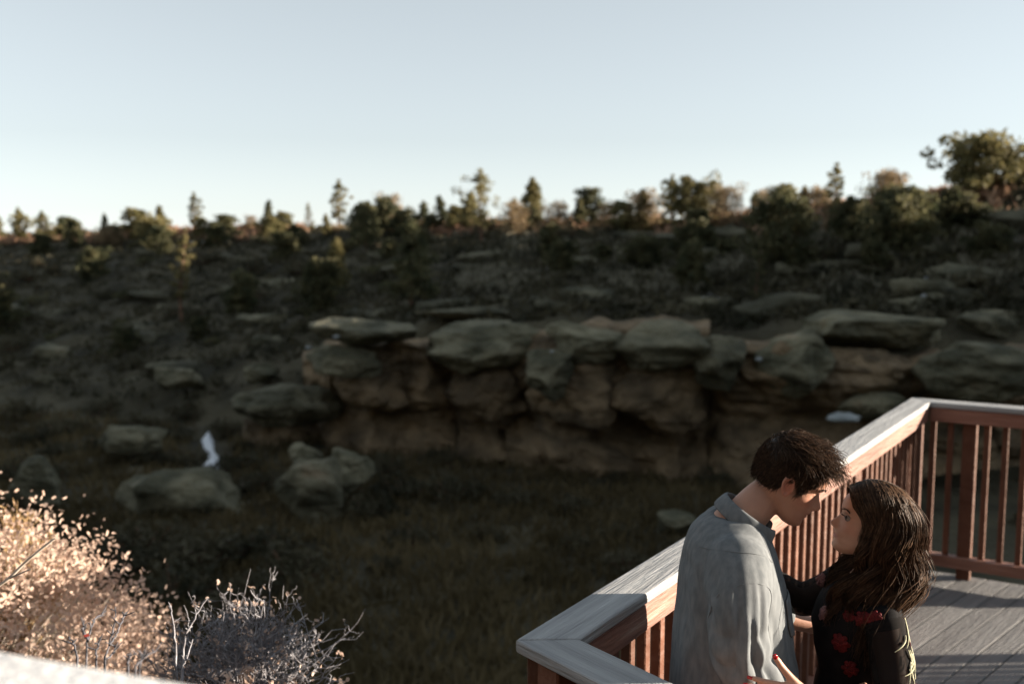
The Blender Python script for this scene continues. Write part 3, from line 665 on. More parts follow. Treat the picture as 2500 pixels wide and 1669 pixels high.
CR = []
for mk in ('tan', 'pine', 'tan', 'tan'):
    m_ = SHR[len(CR) % 5][0].copy(); m_.materials.clear(); m_.materials.append(M[mk]); CR.append(m_)
r = np.random.default_rng(8)
for i in range(40):
    u = r.uniform(-.52, .42); Y = np.interp(u, UU, YC) + r.uniform(-7, 1.5); x = u * Y; s = r.uniform(.6, 1.35) * (1.25 if Y > 75 else 1)
    t = thing('skyline_bush', 'small sunlit bush among the skyline trees', 'bush', (x, Y, ground_z(x, Y) - .1), r.uniform(0, 6.28), 'small bushes along the skyline')
    t.scale = (s, s, s * r.uniform(.8, 1.5)); link('foliage', CR[i % 4], None, t); link('stem', SHR[i % 4][1], None, t)
for i, (px, Y, s) in enumerate([(330, 27, 1.7), (470, 26, 1.9), (600, 26.5, 1.6), (250, 25, 1.5), (390, 23.5, 1.6), (560, 23, 1.5), (700, 25, 1.5), (880, 31, 1.3), (960, 33, 1.5), (1000, 28, 1.0), (640, 34, 1.3), (560, 37, 1.4), (930, 36, 1.4), (60, 42, 1.3), (150, 44, 1.6), (230, 41, 1.2), (330, 45, 1.5), (40, 47, 1.6), (250, 49, 1.5), (400, 42, 1.3), (450, 47, 1.4), (540, 44, 1.3), (120, 39, 1.1), (350, 38, 1.0), (20, 36, 1.2), (1100, 33, 1.3), (1250, 32, 1.2), (1400, 31.5, 1.0)]):
    x = (px - 1250) / 2430. * Y
    t = thing('scrub_bush', 'low dark scrub bush on the canyon floor', 'bush', (x, Y, ground_z(x, Y) - .1), r.uniform(0, 6.28), 'scrub bushes on the canyon floor')
    t.scale = (s, s, s * .85); link('foliage', SHR[i % 5][0], None, t); link('stem', SHR[i % 5][1], None, t)

# uncountable ground cover
def scatter(n, fn, size, m, name, r, up=.6, elong=7., jitter=.25, per=7):
    pts = []
    while len(pts) < n:
        p = fn(r)
        if p is not None: pts.append(p)
    pts = np.array(pts); z = terrain(pts[:, 0], pts[:, 1])
    c = np.repeat(np.column_stack([pts, z]), per, 0); c[:, :2] += r.normal(size=(len(c), 2)) * jitter; sz = size * r.uniform(.5, 1.4, len(c)); c[:, 2] += sz * .3
    return stuff(link(name, np_mesh(name, *leaf_quads(c, sz, elong, up, r), smooth=False), M[m]))
r = np.random.default_rng(21)
def on_floor(r):
    Y = r.uniform(12, 50); u = r.uniform(-.53, .4)
    if 33 < Y < 45 and abs(u + .309) < .022: return None
    return (u * Y, Y) if Y < np.interp(u, UU, YB) - .5 else None
def on_slope(r):
    u = r.uniform(-.55, .55); a, b = np.interp(u, UU, YB) + 3, np.interp(u, UU, YC) + 6
    Y = a + (b - a) * r.random(); return (u * Y, Y)
def on_crest(r):
    u = r.uniform(-.53, .55); b = np.interp(u, UU, YC); Y = b + r.uniform(-7, 3)
    return (u * Y, Y) if noise(np.array([[u * 14, Y * .12, 0]]))[0] > .02 else None
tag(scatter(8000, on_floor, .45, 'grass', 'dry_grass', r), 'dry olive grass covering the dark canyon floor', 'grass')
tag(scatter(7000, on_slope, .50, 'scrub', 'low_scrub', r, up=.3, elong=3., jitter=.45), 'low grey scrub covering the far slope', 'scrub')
def on_pale(r):
    u = r.uniform(-.05, .5); a, b = np.interp(u, UU, YB) + 4, np.interp(u, UU, YC)
    Y = a + (b - a) * r.uniform(.15, .85); return (u * Y, Y) if noise(np.array([[u * 9, Y * .15, 3.]]))[0] > -.05 else None
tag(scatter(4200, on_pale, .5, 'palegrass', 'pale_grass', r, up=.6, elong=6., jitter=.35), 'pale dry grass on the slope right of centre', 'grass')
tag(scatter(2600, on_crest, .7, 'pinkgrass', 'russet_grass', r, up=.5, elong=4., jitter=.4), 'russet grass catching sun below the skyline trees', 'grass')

# ------------------------------------------------------------------ near shrubs, lower left
M['dryleaf'] = leafmat('dry_peach_leaves', (.50, .355, .28), (.70, .55, .46), scale=9, trans=.35, rnd=0)
M['twig'] = mat('frosted_twig', (.16, .15, .16), (.34, .34, .37), scale=40, rough=.85, bump=.4, bscale=200)
M['shadetwig'] = mat('shaded_twig', (.045, .045, .052), (.13, .13, .15), scale=60, rough=.85, bump=.4, bscale=200)  # frosted twig with the shade over the front twigs put into its colour
M['palestem'] = mat('pale_stem', (.42, .36, .30), (.58, .52, .45), scale=20, rough=.8)
M['straw'] = leafmat('straw_brush', (.34, .22, .11), (.50, .36, .20), scale=9, trans=.3, rnd=0)
M['redleaf'] = mat('dark_red_leaf', (.16, .02, .015), (.24, .04, .03), scale=20, rough=.6)
def round_leaves(c, size, r):
    """small cupped six-sided leaves"""
    n = len(c); d = r.normal(size=(n, 3)); d /= np.linalg.norm(d, axis=1)[:, None]; s = np.cross(d, r.normal(size=(n, 3))); s /= np.linalg.norm(s, axis=1)[:, None]; w = np.cross(d, s)
    L = size * r.uniform(.55, 1.25, n)[:, None]; el = r.uniform(.5, .85, n)[:, None]; cup = r.uniform(-.25, .35, n)[:, None]; V = []
    for a, q in ((0, 1.15), (50, .95), (130, .9), (180, .9), (230, .9), (310, .95)):
        V.append(c + L * .5 * q * (d * math.cos(R(a)) + s * el * math.sin(R(a))) + w * L * cup * abs(math.sin(R(a))))
    return np.stack(V, 1).reshape(-1, 3), np.arange(6 * n).reshape(-1, 6)
def shoots(base, n, h, spread, r, levels=2, K=9, wob=.06, rad=.004, z_fork=.45, vary=.75, zig=.006):
    """branching bare stems rising from base: (paths, radii, tips)"""
    paths, rads, tips = [], [], []
    def grow(p, d, ln, r0, lev):
        t = np.linspace(0, 1, K); side = r.normal(size=3) * wob; side2 = r.normal(size=3) * wob * .5
        P = p + d * (ln * t)[:, None] + side * ln * (t ** 2)[:, None] + side2 * ln * np.sin(t * 7)[:, None] * .4
        P[:, 2] += .05 * ln * t ** 2; P[1:] += np.cumsum(r.normal(size=(K - 1, 3)) * np.array([1, 1, .3]), 0) * zig * ln
        paths.append(P); rads.append(r0 * (1 - .65 * t)); tips.append(P[-1])
        if lev > 0:
            for k in range(r.integers(3, 6)):
                q = r.uniform(z_fork, .99); i = np.array([np.interp(q, t, P[:, c]) for c in range(3)]); dd = d + r.normal(size=3) * .8; dd[2] = abs(dd[2]) + .25; dd /= np.linalg.norm(dd)
                grow(i, dd, ln * r.uniform(.03, .075) * (1.5 if lev < 2 else 1), r0 * (1 - .65 * q) * .75, lev - 1)
    for k in range(n):
        d = np.array([r.normal() * spread, r.normal() * spread, 1.]); d /= np.linalg.norm(d); grow(np.array(base) + r.normal(size=3) * np.array([.12, .12, 0]), d, h * r.uniform(vary, 1.0), rad, levels)
    return np.array(paths), np.array(rads), np.array(tips)
r = np.random.default_rng(31)
# the big tan bush
c0 = np.array([-3.15, 4.95, -1.05]); rr_ = np.array([1.50, 1.35, 1.84])
tb_ = thing('oak_brush', 'big sunlit bush of dry peach leaves at the lower left', 'bush', (c0[0], c0[1], ground_z(c0[0], c0[1])))
n = 900; d = r.normal(size=(n, 3)); d[:, 2] = np.abs(d[:, 2]); d /= np.linalg.norm(d, axis=1)[:, None]
lump = 1 + .13 * fbm(d * 3.2, 3) + .05 * noise(d * 9)
ends = c0 + d * rr_ * lump[:, None] * r.uniform(.80, 1.03, (n, 1))
root = np.array([c0[0], c0[1], ground_z(c0[0], c0[1])]); t = np.linspace(0, 1, 7)
P = root + (ends - root)[:, None] * t[None, :, None]; P[:, :, 2] += (.25 * np.sin(t * math.pi))[None]; P += r.normal(size=(n, 7, 3)) * .02 * t[None, :, None]
part('twig', *tubes(P, np.array([[.012, .009, .007, .005, .004, .003, .0015]]), 4), M['palestem'], tb_)
cen = np.repeat(ends, 52, 0) + r.normal(size=(n * 52, 3)) * np.array([.085, .085, .10]); cen = cen[cen[:, 2] > -.9]
part('foliage', *round_leaves(cen, .031, r), M['dryleaf'], tb_, smooth=False)
# feathery straw tuft above it
b = np.array(at(-10, 1330, 5.6)); gz = ground_z(b[0], b[1])
tf = thing('rabbit_brush', 'feathery straw-coloured brush rising at the left edge', 'bush', (b[0], b[1], gz))
pp, rd, tips = shoots((b[0], b[1], gz), 40, (b[2] - gz) * .97 + .16, .055, r, 2, rad=.007)
part('stem', *tubes(pp, rd, 4), M['straw'], tf)
cen = np.repeat(tips, 9, 0) + r.normal(size=(len(tips) * 9, 3)) * np.array([.02, .02, .05])
part('foliage', *leaf_quads(cen, .07, 7., .5, r), M['straw'], tf, smooth=False)
# grey twiggy shrub with a few dry leaves
def twig_shrub(px, py, Y, n, spread, lab, leaf=0., rad=.0045, seed=1, mt='twig', lev=3, leafm='dryleaf', name='bare_shrub', ls=.03, grow_=.89):
    r = np.random.default_rng(seed); b = np.array(at(px, py, Y)); gz = ground_z(b[0], b[1])
    s = thing(name, lab, 'shrub', (b[0], b[1], gz)); pp, rd, tips = shoots((b[0], b[1], gz), n, (b[2] - gz) * grow_, spread, r, lev, rad=rad, z_fork=.80, K=8, vary=.94)
    part('stem', *tubes(pp, rd, 3), M[mt], s)
    if leaf:
        k = tips[r.random(len(tips)) < leaf]; cen = np.repeat(k, 5, 0) + r.normal(size=(len(k) * 5, 3)) * .014
        part('foliage', *round_leaves(cen, ls, r), M[leafm], s, smooth=False)
    return s
def twig_dome(px, py, Y, rad, n, lab, seed):
    """rounded head of fine kinked twigs carried on stems from the ground"""
    r = np.random.default_rng(seed); C = np.array(at(px, py, Y)); gz = ground_z(C[0], C[1]); g = np.array([C[0], C[1], gz])
    s = thing('bare_shrub', lab, 'shrub', tuple(g)); P, Rd, tips = [], [], []
    for k in range(26):
        e = C + r.normal(size=3) * rad * np.array([.35, .35, .15]); t = np.linspace(0, 1, 7)[:, None]; q = g + (e - g) * t + r.normal(size=(7, 3)) * .02 * t; P.append(q); Rd.append(np.linspace(.010, .004, 7))
    for k in range(n):
        d = r.normal(size=3); d[2] = abs(d[2]) * 1.1; d /= np.linalg.norm(d); o = C + r.normal(size=3) * rad * np.array([.4, .4, .2]); L = rad * r.uniform(.5, 1.0)
        q = o + d * (L * np.linspace(0, 1, 7))[:, None] + np.vstack([np.zeros(3), np.cumsum(r.normal(size=(6, 3)) * .012, 0)]); P.append(q); Rd.append(np.linspace(.0030, .0014, 7)); tips.append(q[-1])
        for m in range(3):
            i = r.integers(2, 6); d2 = d + r.normal(size=3) * .7; d2[2] = abs(d2[2]); d2 /= np.linalg.norm(d2); l2 = L * r.uniform(.15, .4)
            q2 = q[i] + d2 * (l2 * np.linspace(0, 1, 7))[:, None] + np.vstack([np.zeros(3), np.cumsum(r.normal(size=(6, 3)) * .005, 0)]); P.append(q2); Rd.append(np.linspace(.0020, .0011, 7)); tips.append(q2[-1])
    part('stem', *tubes(np.array(P), np.array(Rd), 3), M['twig'], s); tips = np.array(tips); k = tips[r.random(len(tips)) < .16]
    cen = np.repeat(k, 2, 0) + r.normal(size=(len(k) * 2, 3)) * .008; part('foliage', *round_leaves(cen, .020, r), M['dryleaf'], s, smooth=False); return s
twig_dome(600, 1660, 3.7, .30, 420, 'grey twiggy shrub with few dry leaves, right of the tan bush', 41)
def traced(lines, Y, lab, seed, r0=.0032, mt='shadetwig'):
    """bare twigs: lines of photograph points, given real depth spread and carried down to the ground"""
    r = np.random.default_rng(seed); w = np.array(at(*lines[0][0], Y)); gz = ground_z(w[0], w[1]); s = thing('bare_twigs', lab, 'shrub', (w[0], w[1], gz))
    for ln in lines:
        dy = r.uniform(-.12, .12); p = np.array([tuple(at(x, y, Y + dy + .03 * k)) for k, (x, y) in enumerate(ln)])
        if ln[0][1] > 1598: p = np.vstack([[w[0] + r.normal() * .05, w[1] + r.normal() * .05, gz], p])
        tt_ = np.linspace(0, len(p) - 1, 22); q = np.stack([np.interp(tt_, range(len(p)), p[:, c]) for c in range(3)], 1); q[1:-1] = (q[:-2] + 2 * q[1:-1] + q[2:]) / 4; q += r.normal(size=q.shape) * .0012
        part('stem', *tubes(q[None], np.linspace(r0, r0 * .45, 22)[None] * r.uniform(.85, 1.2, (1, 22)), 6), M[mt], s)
        for k in range(5):
            i = r.integers(12, 21); d = r.normal(size=3) * np.array([1, .6, .5]) + np.array([0, 0, .8]); d /= np.linalg.norm(d); e = q[i] + d * r.uniform(.008, .03)
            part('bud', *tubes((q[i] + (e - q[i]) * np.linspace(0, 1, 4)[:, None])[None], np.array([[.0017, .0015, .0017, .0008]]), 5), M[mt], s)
    return s
twig_shrub(500, 1540, 3.4, 9, .035, 'short shrub with clustered peach leaves before the grey twiggy shrub', .30, .005, 42, ls=.03)
traced([[(432, 1640), (428, 1560), (421, 1510), (417, 1478)], [(446, 1640), (450, 1560), (478, 1500), (507, 1458)], [(440, 1640), (458, 1600), (470, 1560)]], 3.1, 'pair of tall bare stems between the tan bush and grey shrub', 43, .0042, 'twig')
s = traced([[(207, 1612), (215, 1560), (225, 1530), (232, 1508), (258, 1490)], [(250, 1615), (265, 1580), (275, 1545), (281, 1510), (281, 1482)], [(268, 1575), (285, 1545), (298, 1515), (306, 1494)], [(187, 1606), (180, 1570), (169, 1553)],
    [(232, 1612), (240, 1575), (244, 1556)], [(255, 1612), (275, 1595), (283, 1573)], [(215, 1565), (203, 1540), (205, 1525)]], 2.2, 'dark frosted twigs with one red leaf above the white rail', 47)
lf = np.array(at(212, 1550, 2.13)); part('leaf', *leaf_quads(np.repeat(lf[None], 1, 0), .020, 1.7, None, r), M['redleaf'], s)
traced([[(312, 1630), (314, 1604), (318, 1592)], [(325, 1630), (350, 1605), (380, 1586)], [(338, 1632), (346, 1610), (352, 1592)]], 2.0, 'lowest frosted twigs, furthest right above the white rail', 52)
# one long pale stem leaning into the picture
A_, B_ = np.array(at(-60, 1530, 2.45)), np.array(at(133, 1314, 2.45)); gz = ground_z(A_[0], A_[1])
ps = thing('pale_stem', 'long pale leafless stem leaning across the tan bush', 'plant', (A_[0] - .15, A_[1], gz))
ctl = np.array([(A_[0] - .15, A_[1], gz), (A_[0] - .17, A_[1], A_[2] - .6), A_, A_ * .45 + B_ * .55 + np.array([-.012, 0, .012]), B_]); t = np.linspace(0, 4, 30)
P = np.stack([catmull(ctl[:, k], t) for k in range(3)], 1); part('stem', *tubes(P[None], np.linspace(.006, .0035, 30)[None], 6), M['palestem'], ps)
Q = P[21] + (np.array(at(75, 1388, 2.42)) - P[21]) * np.linspace(0, 1, 30)[:, None]; part('stem', *tubes(Q[None], np.linspace(.003, .0018, 30)[None], 5), M['palestem'], ps)

# ------------------------------------------------------------------ people
M['skin_m'] = mat('skin', (.40, .21, .145), (.44, .24, .168), scale=14, rough=.5, bump=.12, bscale=260, attr='tint', spec=.35)
M['skin_w'] = mat('skin_light', (.42, .235, .165), (.46, .265, .19), scale=14, rough=.48, bump=.08, bscale=280, attr='tint', spec=.35)
for k in ('skin_m', 'skin_w'):
    p = M[k].node_tree.nodes['Principled BSDF']; p.inputs['Subsurface Weight'].default_value = .12; p.inputs['Subsurface Radius'].default_value = (.012, .005, .003)
M['hair_m'] = leafmat('dark_brown_hair', (.045, .026, .016), (.095, .056, .034), scale=90, trans=.36, rough=.48, rnd=0, attr='tint')
M['hair_w'] = leafmat('long_brown_hair', (.062, .036, .022), (.12, .071, .043), scale=90, trans=.36, rough=.48, rnd=0, attr='tint')
def strand_tint(o, n_strand, per, r):
    """every strand has its own shade of brown"""
    n = len(o.data.vertices); c = np.full((n, 4), .45); c[:, 3] = 1
    k = np.repeat(r.uniform(.28, 1.0, n_strand) ** 1.4 * 1.7, per); c[:len(k), :3] = k[:, None] * np.array([1, .97, .94])
    a = o.data.color_attributes.new('tint', 'FLOAT_COLOR', 'POINT'); a.data.foreach_set('color', c.astype(np.float32).ravel())
for k in ('hair_m', 'hair_w'): M[k].node_tree.nodes['Principled BSDF'].inputs['Specular IOR Level'].default_value = .22
M['linen'] = mat('grey_linen', (.130, .143, .153), (.180, .194, .205), scale=55, rough=.95, bump=.35, bscale=520, stretch=(1, 1, .35), spec=.1)
M['dress'] = mat('black_cloth', (.006, .006, .007), (.012, .011, .012), scale=30, rough=.9, bump=.2, bscale=300, spec=.1)
M['denim'] = mat('dark_trousers', (.02, .022, .03), (.035, .037, .046), scale=40, rough=.9, bump=.2, bscale=300)
M['shoe'] = mat('brown_leather', (.06, .035, .02), (.09, .05, .03), scale=20, rough=.5)
M['redthread'] = mat('red_embroidery', (.060, .003, .004), (.12, .006, .008), scale=80, rough=.7, bump=.5, bscale=200)
M['pinkthread'] = mat('pink_embroidery', (.17, .075, .075), (.26, .13, .125), scale=80, rough=.7, bump=.5, bscale=200)
M['greenthread'] = mat('pale_green_embroidery', (.34, .34, .22), (.48, .47, .33), scale=60, rough=.7)
M['nail'] = mat('red_polish', (.30, .008, .012), (.34, .01, .015), scale=10, rough=.15, spec=.6)
M['eye'] = mat('eye_white', (.20, .17, .16), (.24, .21, .19), rough=.15, spec=.6)
M['iris'] = mat('dark_iris', (.02, .012, .008), (.035, .02, .012), rough=.1, spec=.7)
sh = bpy.data.materials.new('sheer_black'); sh.use_nodes = True
nt = sh.node_tree; pb = nt.nodes['Principled BSDF']; pb.inputs['Base Color'].default_value = (.010, .009, .009, 1); pb.inputs['Roughness'].default_value = .9; pb.inputs['Specular IOR Level'].default_value = .08
tb = nt.nodes.new('ShaderNodeBsdfTransparent'); mx = nt.nodes.new('ShaderNodeMixShader'); lw = nt.nodes.new('ShaderNodeLayerWeight'); lw.inputs[0].default_value = .35
mr = nt.nodes.new('ShaderNodeMapRange'); mr.inputs['To Min'].default_value = .14; mr.inputs['To Max'].default_value = .05
nt.links.new(lw.outputs['Facing'], mr.inputs['Value']); nt.links.new(mr.outputs[0], mx.inputs[0]); nt.links.new(pb.outputs[0], mx.inputs[1]); nt.links.new(tb.outputs[0], mx.inputs[2])
nt.links.new(mx.outputs[0], nt.nodes['Material Output'].inputs['Surface']); M['sheer'] = sh

HZ = np.array([0, .006, .012, .020, .033, .043, .050, .056, .063, .071, .085, .10, .112, .122, .135, .15, .17, .19, .208, .222, .230, .2335])
HF = np.array([.072, .084, .0905, .093, .0868, .0925, .0895, .0945, .0955, .0895, .087, .086, .0845, .0835, .0895, .0910, .0865, .0745, .053, .027, .008, -.008])
HB = np.array([.040, .020, .006, -.006, -.022, -.036, -.046, -.058, -.072, -.083, -.093, -.099, -.1025, -.1045, -.1065, -.107, -.103, -.091, -.071, -.046, -.026, -.014])
HW = np.array([.016, .028, .036, .043, .050, .054, .0565, .0585, .0610, .0635, .0672, .0695, .0710, .0718, .0738, .0752, .0745, .0680, .0545, .036, .018, .006])
NZ = np.array([.0655, .069, .0725, .077, .082, .087, .095, .105, .115, .124])
def head_shape(nose=1., chin=1., width=1.):
    nu, nv = 112, 74
    z = np.interp(np.linspace(0, 1, nv) ** 1.0, np.linspace(0, 1, nv), np.linspace(0, .2335, nv))
    f = np.interp(z, HZ, HF); f = np.convolve(np.pad(f, 1, 'edge'), [.25, .5, .25], 'valid'); b = np.interp(z, HZ, HB); b = np.convolve(np.pad(b, 2, 'edge'), [.1, .2, .4, .2, .1], 'valid'); w = np.interp(z, HZ, HW) * width
    w = np.convolve(np.pad(w, 2, 'edge'), [.1, .2, .4, .2, .1], 'valid')
    th = np.linspace(-math.pi, math.pi, nu, endpoint=False); th = th - .45 * np.sin(th)           # more columns at the face
    n = 2.25; c = np.sign(np.cos(th)) * np.abs(np.cos(th)) ** (2 / n); s = np.sign(np.sin(th)) * np.abs(np.sin(th)) ** (2 / n)
    x = ((f + b) / 2)[:, None] + ((f - b) / 2)[:, None] * c[None]; y = w[:, None] * (s * (1 - .13 * np.cos(th)))[None]
    Z = np.repeat(z[:, None], nu, 1)
    fr = np.clip(np.cos(th), 0, 1)[None] ** 2
    amp = np.interp(z, NZ, np.array([0, .006, .017, .0245, .0285, .0270, .0205, .0125, .0055, 0]) * nose)[:, None]
    sg = np.interp(z, NZ, [.012, .0135, .0145, .0125, .0105, .0095, .0085, .008, .008, .009])[:, None]
    x = x + amp * np.exp(-(y / sg) ** 2) * fr
    for sgn in (-1, 1):                                                                    # wings of the nose
        x = x + .0075 * nose * np.exp(-((y - sgn * .0125) / .006) ** 2 - ((Z - .0755) / .006) ** 2) * fr
    return np.stack([x, y, Z], -1)
def sculpt(p, nrm, female):
    """fine facial relief on fused head vertices, in head space"""
    x, y, z = p.T; ay = np.abs(y); d = np.zeros(len(p)); fr = (x > .03)
    g = lambda cy, cz, sy, sz: np.exp(-((ay - cy) / sy) ** 2 - ((z - cz) / sz) ** 2) * fr
    d -= .0075 * g(.030, .1165, .015, .0085); d += .0042 * g(.031, .1135, .0105, .0065)        # socket, lid over the eyeball
    d += (.0022 if female else .0040) * g(.028, .133, .020, .006)                             # brow
    d -= .0020 * g(.030, .1085, .011, .0016)                                                  # crease under the eye
    d += .0035 * g(.050, .088, .014, .014)                                                    # cheekbone
    d -= .0030 * g(.040, .056, .016, .016)
    d -= .0032 * g(.0, .0503, .020, .0018)                                                    # mouth line
    d += .0022 * g(.0, .0565, .013, .0032) + .0026 * g(.0, .0445, .014, .0036)
    d -= .0012 * g(.0, .064, .003, .005)
    return p + nrm * d[:, None]
def tint(p, female):
    x, y, z = p.T; ay = np.abs(y); fr = (x > .055)
    c = np.ones((len(p), 4))
    def mixc(m, col): 
        m = np.clip(m, 0, 1)[:, None]; c[:, :3] = c[:, :3] * (1 - m) + np.array(col) * m
    e = lambda cy, cz, sy, sz: np.exp(-((ay - cy) / sy) ** 4 - ((z - cz) / sz) ** 4)
    mixc(.55 * np.exp(-((ay - .045) / .02) ** 2 - ((z - .085) / .018) ** 2) * (x > .02), (1.02, .80, .78))
    mixc(.5 * np.exp(-(ay / .014) ** 2 - ((z - .08) / .010) ** 2) * (x > .09), (1.0, .78, .76))
    mixc(.9 * e(0, .0505, .023, .0085) * fr, (.66, .30, .30) if female else (.84, .56, .54))
    mixc(.85 * e(0, .0503, .022, .0013) * fr, (.25, .12, .11))
    mixc(.85 * e(.031, .1110 if not female else .1185, .0125, .0014) * fr, (.10, .07, .06))       # lashes
    if not female: mixc(.20 * np.exp(-((z - .03) / .035) ** 4) * (x > -.02) * (z < .066), (.62, .56, .56))    # shaven shadow
    ear = np.exp(-((x + .010) / .024) ** 4 - ((z - .103) / .036) ** 4) * (ay > .0715)
    mixc(.7 * ear, (1.05, .66, .60))
    return c
def ear(sgn):
    t = np.linspace(0, 1, 18)
    a = R(75) - t * R(300)
    cx, cz = -.012, .104
    rx, rz = .0165, .0285
    px = cx + rx * np.cos(a) * (1 - .25 * (np.sin(a) < 0) * -np.sin(a)); pz = cz + rz * np.sin(a)
    px = px - (pz - cz) * .22
    py = sgn * (.0745 + .012 * np.clip((cx + .012 - px) / .03, 0, 1) + .004)
    rim = tubes(np.stack([px, py, pz], 1)[None], np.interp(t, [0, .1, .8, 1], [.003, .0045, .0045, .0055])[None], 8)
    rim = loft(rim[0].reshape(18, 8, 3))
    an = np.linspace(0, 2 * math.pi, 24, endpoint=False); R2 = []
    for k, (dy, s) in enumerate([(-.010, .75), (-.002, .92), (.002, .95), (.004, .55)]):
        X = cx + .015 * s * np.cos(an); Z = cz - .001 + .026 * s * np.sin(an); X = X - (Z - cz) * .22
        Y = sgn * (.0745 + dy + .010 * np.clip((cx + .012 - X) / .03, 0, 1) - (.004 if k == 3 else 0)); R2.append(np.stack([X, Y, Z], 1))
    return [rim, loft(R2)]
def xf(Mx, p):
    m = np.array(Mx); p = np.asarray(p, float); return p @ m[:3, :3].T + m[:3, 3]
def xfi(Mx, p): return xf(Mx.inverted(), p)
def head_frame(chin_world, yaw, pitch, scale=1.):
    Rm = Matrix.Rotation(yaw, 4, 'Z') @ Matrix.Rotation(pitch, 4, 'Y') @ Matrix.Scale(scale, 4)
    off = Rm @ Vector((.08, 0, 0)); return Matrix.Translation(Vector(chin_world) - off) @ Rm
def ring(z, x0, x1, yc, hw, yaw=0, S=40, n=2.3, tilt=0.):
    an = np.linspace(0, 2 * math.pi, S, endpoint=False); e = 2 / n
    c = np.sign(np.cos(an)) * np.abs(np.cos(an)) ** e; s = np.sign(np.sin(an)) * np.abs(np.sin(an)) ** e
    x = (x1 - x0) / 2 * c; y = hw * s; cy, sy = math.cos(yaw), math.sin(yaw)
    return np.stack([(x0 + x1) / 2 + x * cy - y * sy, yc + x * sy + y * cy, z + tilt * x], 1)
def hand(wrist, fwd, thumb, back, curl=.35, spread=.05, thumb_out=.9, size=1., tf=0.):
    """five-fingered hand: list of closed shells and nail positions"""
    w = np.array(wrist, float); f = np.array(fwd, float); f /= np.linalg.norm(f)
    t = np.array(thumb, float); t -= f * (t @ f); t /= np.linalg.norm(t); b = np.array(back, float); b -= f * (b @ f) + t * (b @ t); b /= np.linalg.norm(b)
    L = lambda x, y, z: w + size * (f * x + t * y + b * z)
    out = []; nails = []
    an = np.linspace(0, 2 * math.pi, 20, endpoint=False); rs = []
    for x, hw, th, yc in [(-.02, .026, .019, 0), (.0, .027, .018, 0), (.03, .034, .016, .002), (.06, .039, .0145, .0), (.085, .039, .0125, -.001), (.098, .033, .009, -.001)]:
        c = np.sign(np.cos(an)) * np.abs(np.cos(an)) ** .75; s = np.sign(np.sin(an)) * np.abs(np.sin(an)) ** .8
        rs.append(np.array([L(x, yc + hw * a_, th * b_) for a_, b_ in zip(c, s)]))
    out.append(loft(rs))
    for k, (y, ln, r0) in enumerate([(.029, .076, .0088), (.0095, .084, .009), (-.010, .078, .0086), (-.0275, .062, .0076)]):
        p = np.array([.082, y, 0.]); ang = curl * .35; sp = spread * (1.5 - k); pts = [L(*p)]
        for seg, fr_ in enumerate((.46, .30, .24)):
            d = np.array([math.cos(ang), sp, -math.sin(ang)]); d /= np.linalg.norm(d); p = p + d * ln * fr_; pts.append(L(*p)); last = d; ang += curl * (.9 + .15 * k)
        rd = np.array([r0 * 1.05, r0 * .98, r0 * .92, r0 * .80]) * size
        out.append(limb(pts, rd, side=t, S=12, K=4))
        nails.append((pts[-1], f * last[0] + t * last[1] + b * last[2], rd[-1], b))
    p0, p1, p2, p3 = L(.012, .020, -.002), L(.036 + tf * .4, .043, -.006), L(.055 + tf, .043 + .030 * thumb_out, -.008), L(.066 + tf * 1.6, .043 + .058 * thumb_out, -.004)
    rd = np.array([.014, .0125, .0105, .0086]) * size
    out.append(limb([p0, p1, p2, p3], rd, side=b, S=12, K=4)); d = np.array(p3) - np.array(p2); nails.append((p3, d / np.linalg.norm(d), rd[-1], b))
    return out, nails
def body_mesh(name, pieces, Mh, female, mt, root, voxel=.0041):
    v, q, n, e = fuse(pieces, voxel, 3)
    hl = xfi(Mh, v); m = (hl[:, 2] > -.02) & (np.linalg.norm(hl - np.array([0, 0, .11]), axis=1) < .17)
    nl = n @ np.linalg.inv(np.array(Mh)[:3, :3]).T; nl /= np.linalg.norm(nl, axis=1)[:, None] + 1e-9
    h2 = sculpt(hl[m], nl[m], female); v[m] = xf(Mh, h2)
    c = np.ones((len(v), 4)); c[m] = tint(h2, female)
    o = part(name, v, q, mt, root)
    a = o.data.color_attributes.new('tint', 'FLOAT_COLOR', 'POINT'); a.data.foreach_set('color', c.astype(np.float32).ravel())
    return o
def skull_push(p, pad):
    """keep head-space points outside the skull"""
    z = np.clip(p[:, 2], .05, .232); f = np.interp(z, HZ, HF); b = np.interp(z, HZ, HB); w = np.interp(z, HZ, HW)
    xm = (f + b) / 2; a = (f - b) / 2 + pad; ww = w + pad
    top = np.clip((p[:, 2] - .16) / (.0745 + pad), 0, None)
    k = np.sqrt(((p[:, 0] - (-.008)) / .1) ** 2 * 0 + ((p[:, 0] - xm) / np.maximum(a, .03)) ** 2 + (p[:, 1] / np.maximum(ww, .03)) ** 2)
    hi = p[:, 2] > .16
    c = np.array([-.01, 0, .155]); d = p - c; rr = np.sqrt((d[:, 0] / (.098 + pad)) ** 2 + (d[:, 1] / (.0755 + pad)) ** 2 + (d[:, 2] / (.0785 + pad)) ** 2)
    s = np.where(hi & (rr < 1), 1 / np.maximum(rr, .2), 1); q = c + d * s[:, None]
    k2 = np.where(~hi & (k < 1) & (p[:, 2] > .03), 1 / np.maximum(k, .2), 1)
    q2 = np.stack([xm + (p[:, 0] - xm) * k2, p[:, 1] * k2, p[:, 2]], 1)
    return np.where(hi[:, None], q, q2)
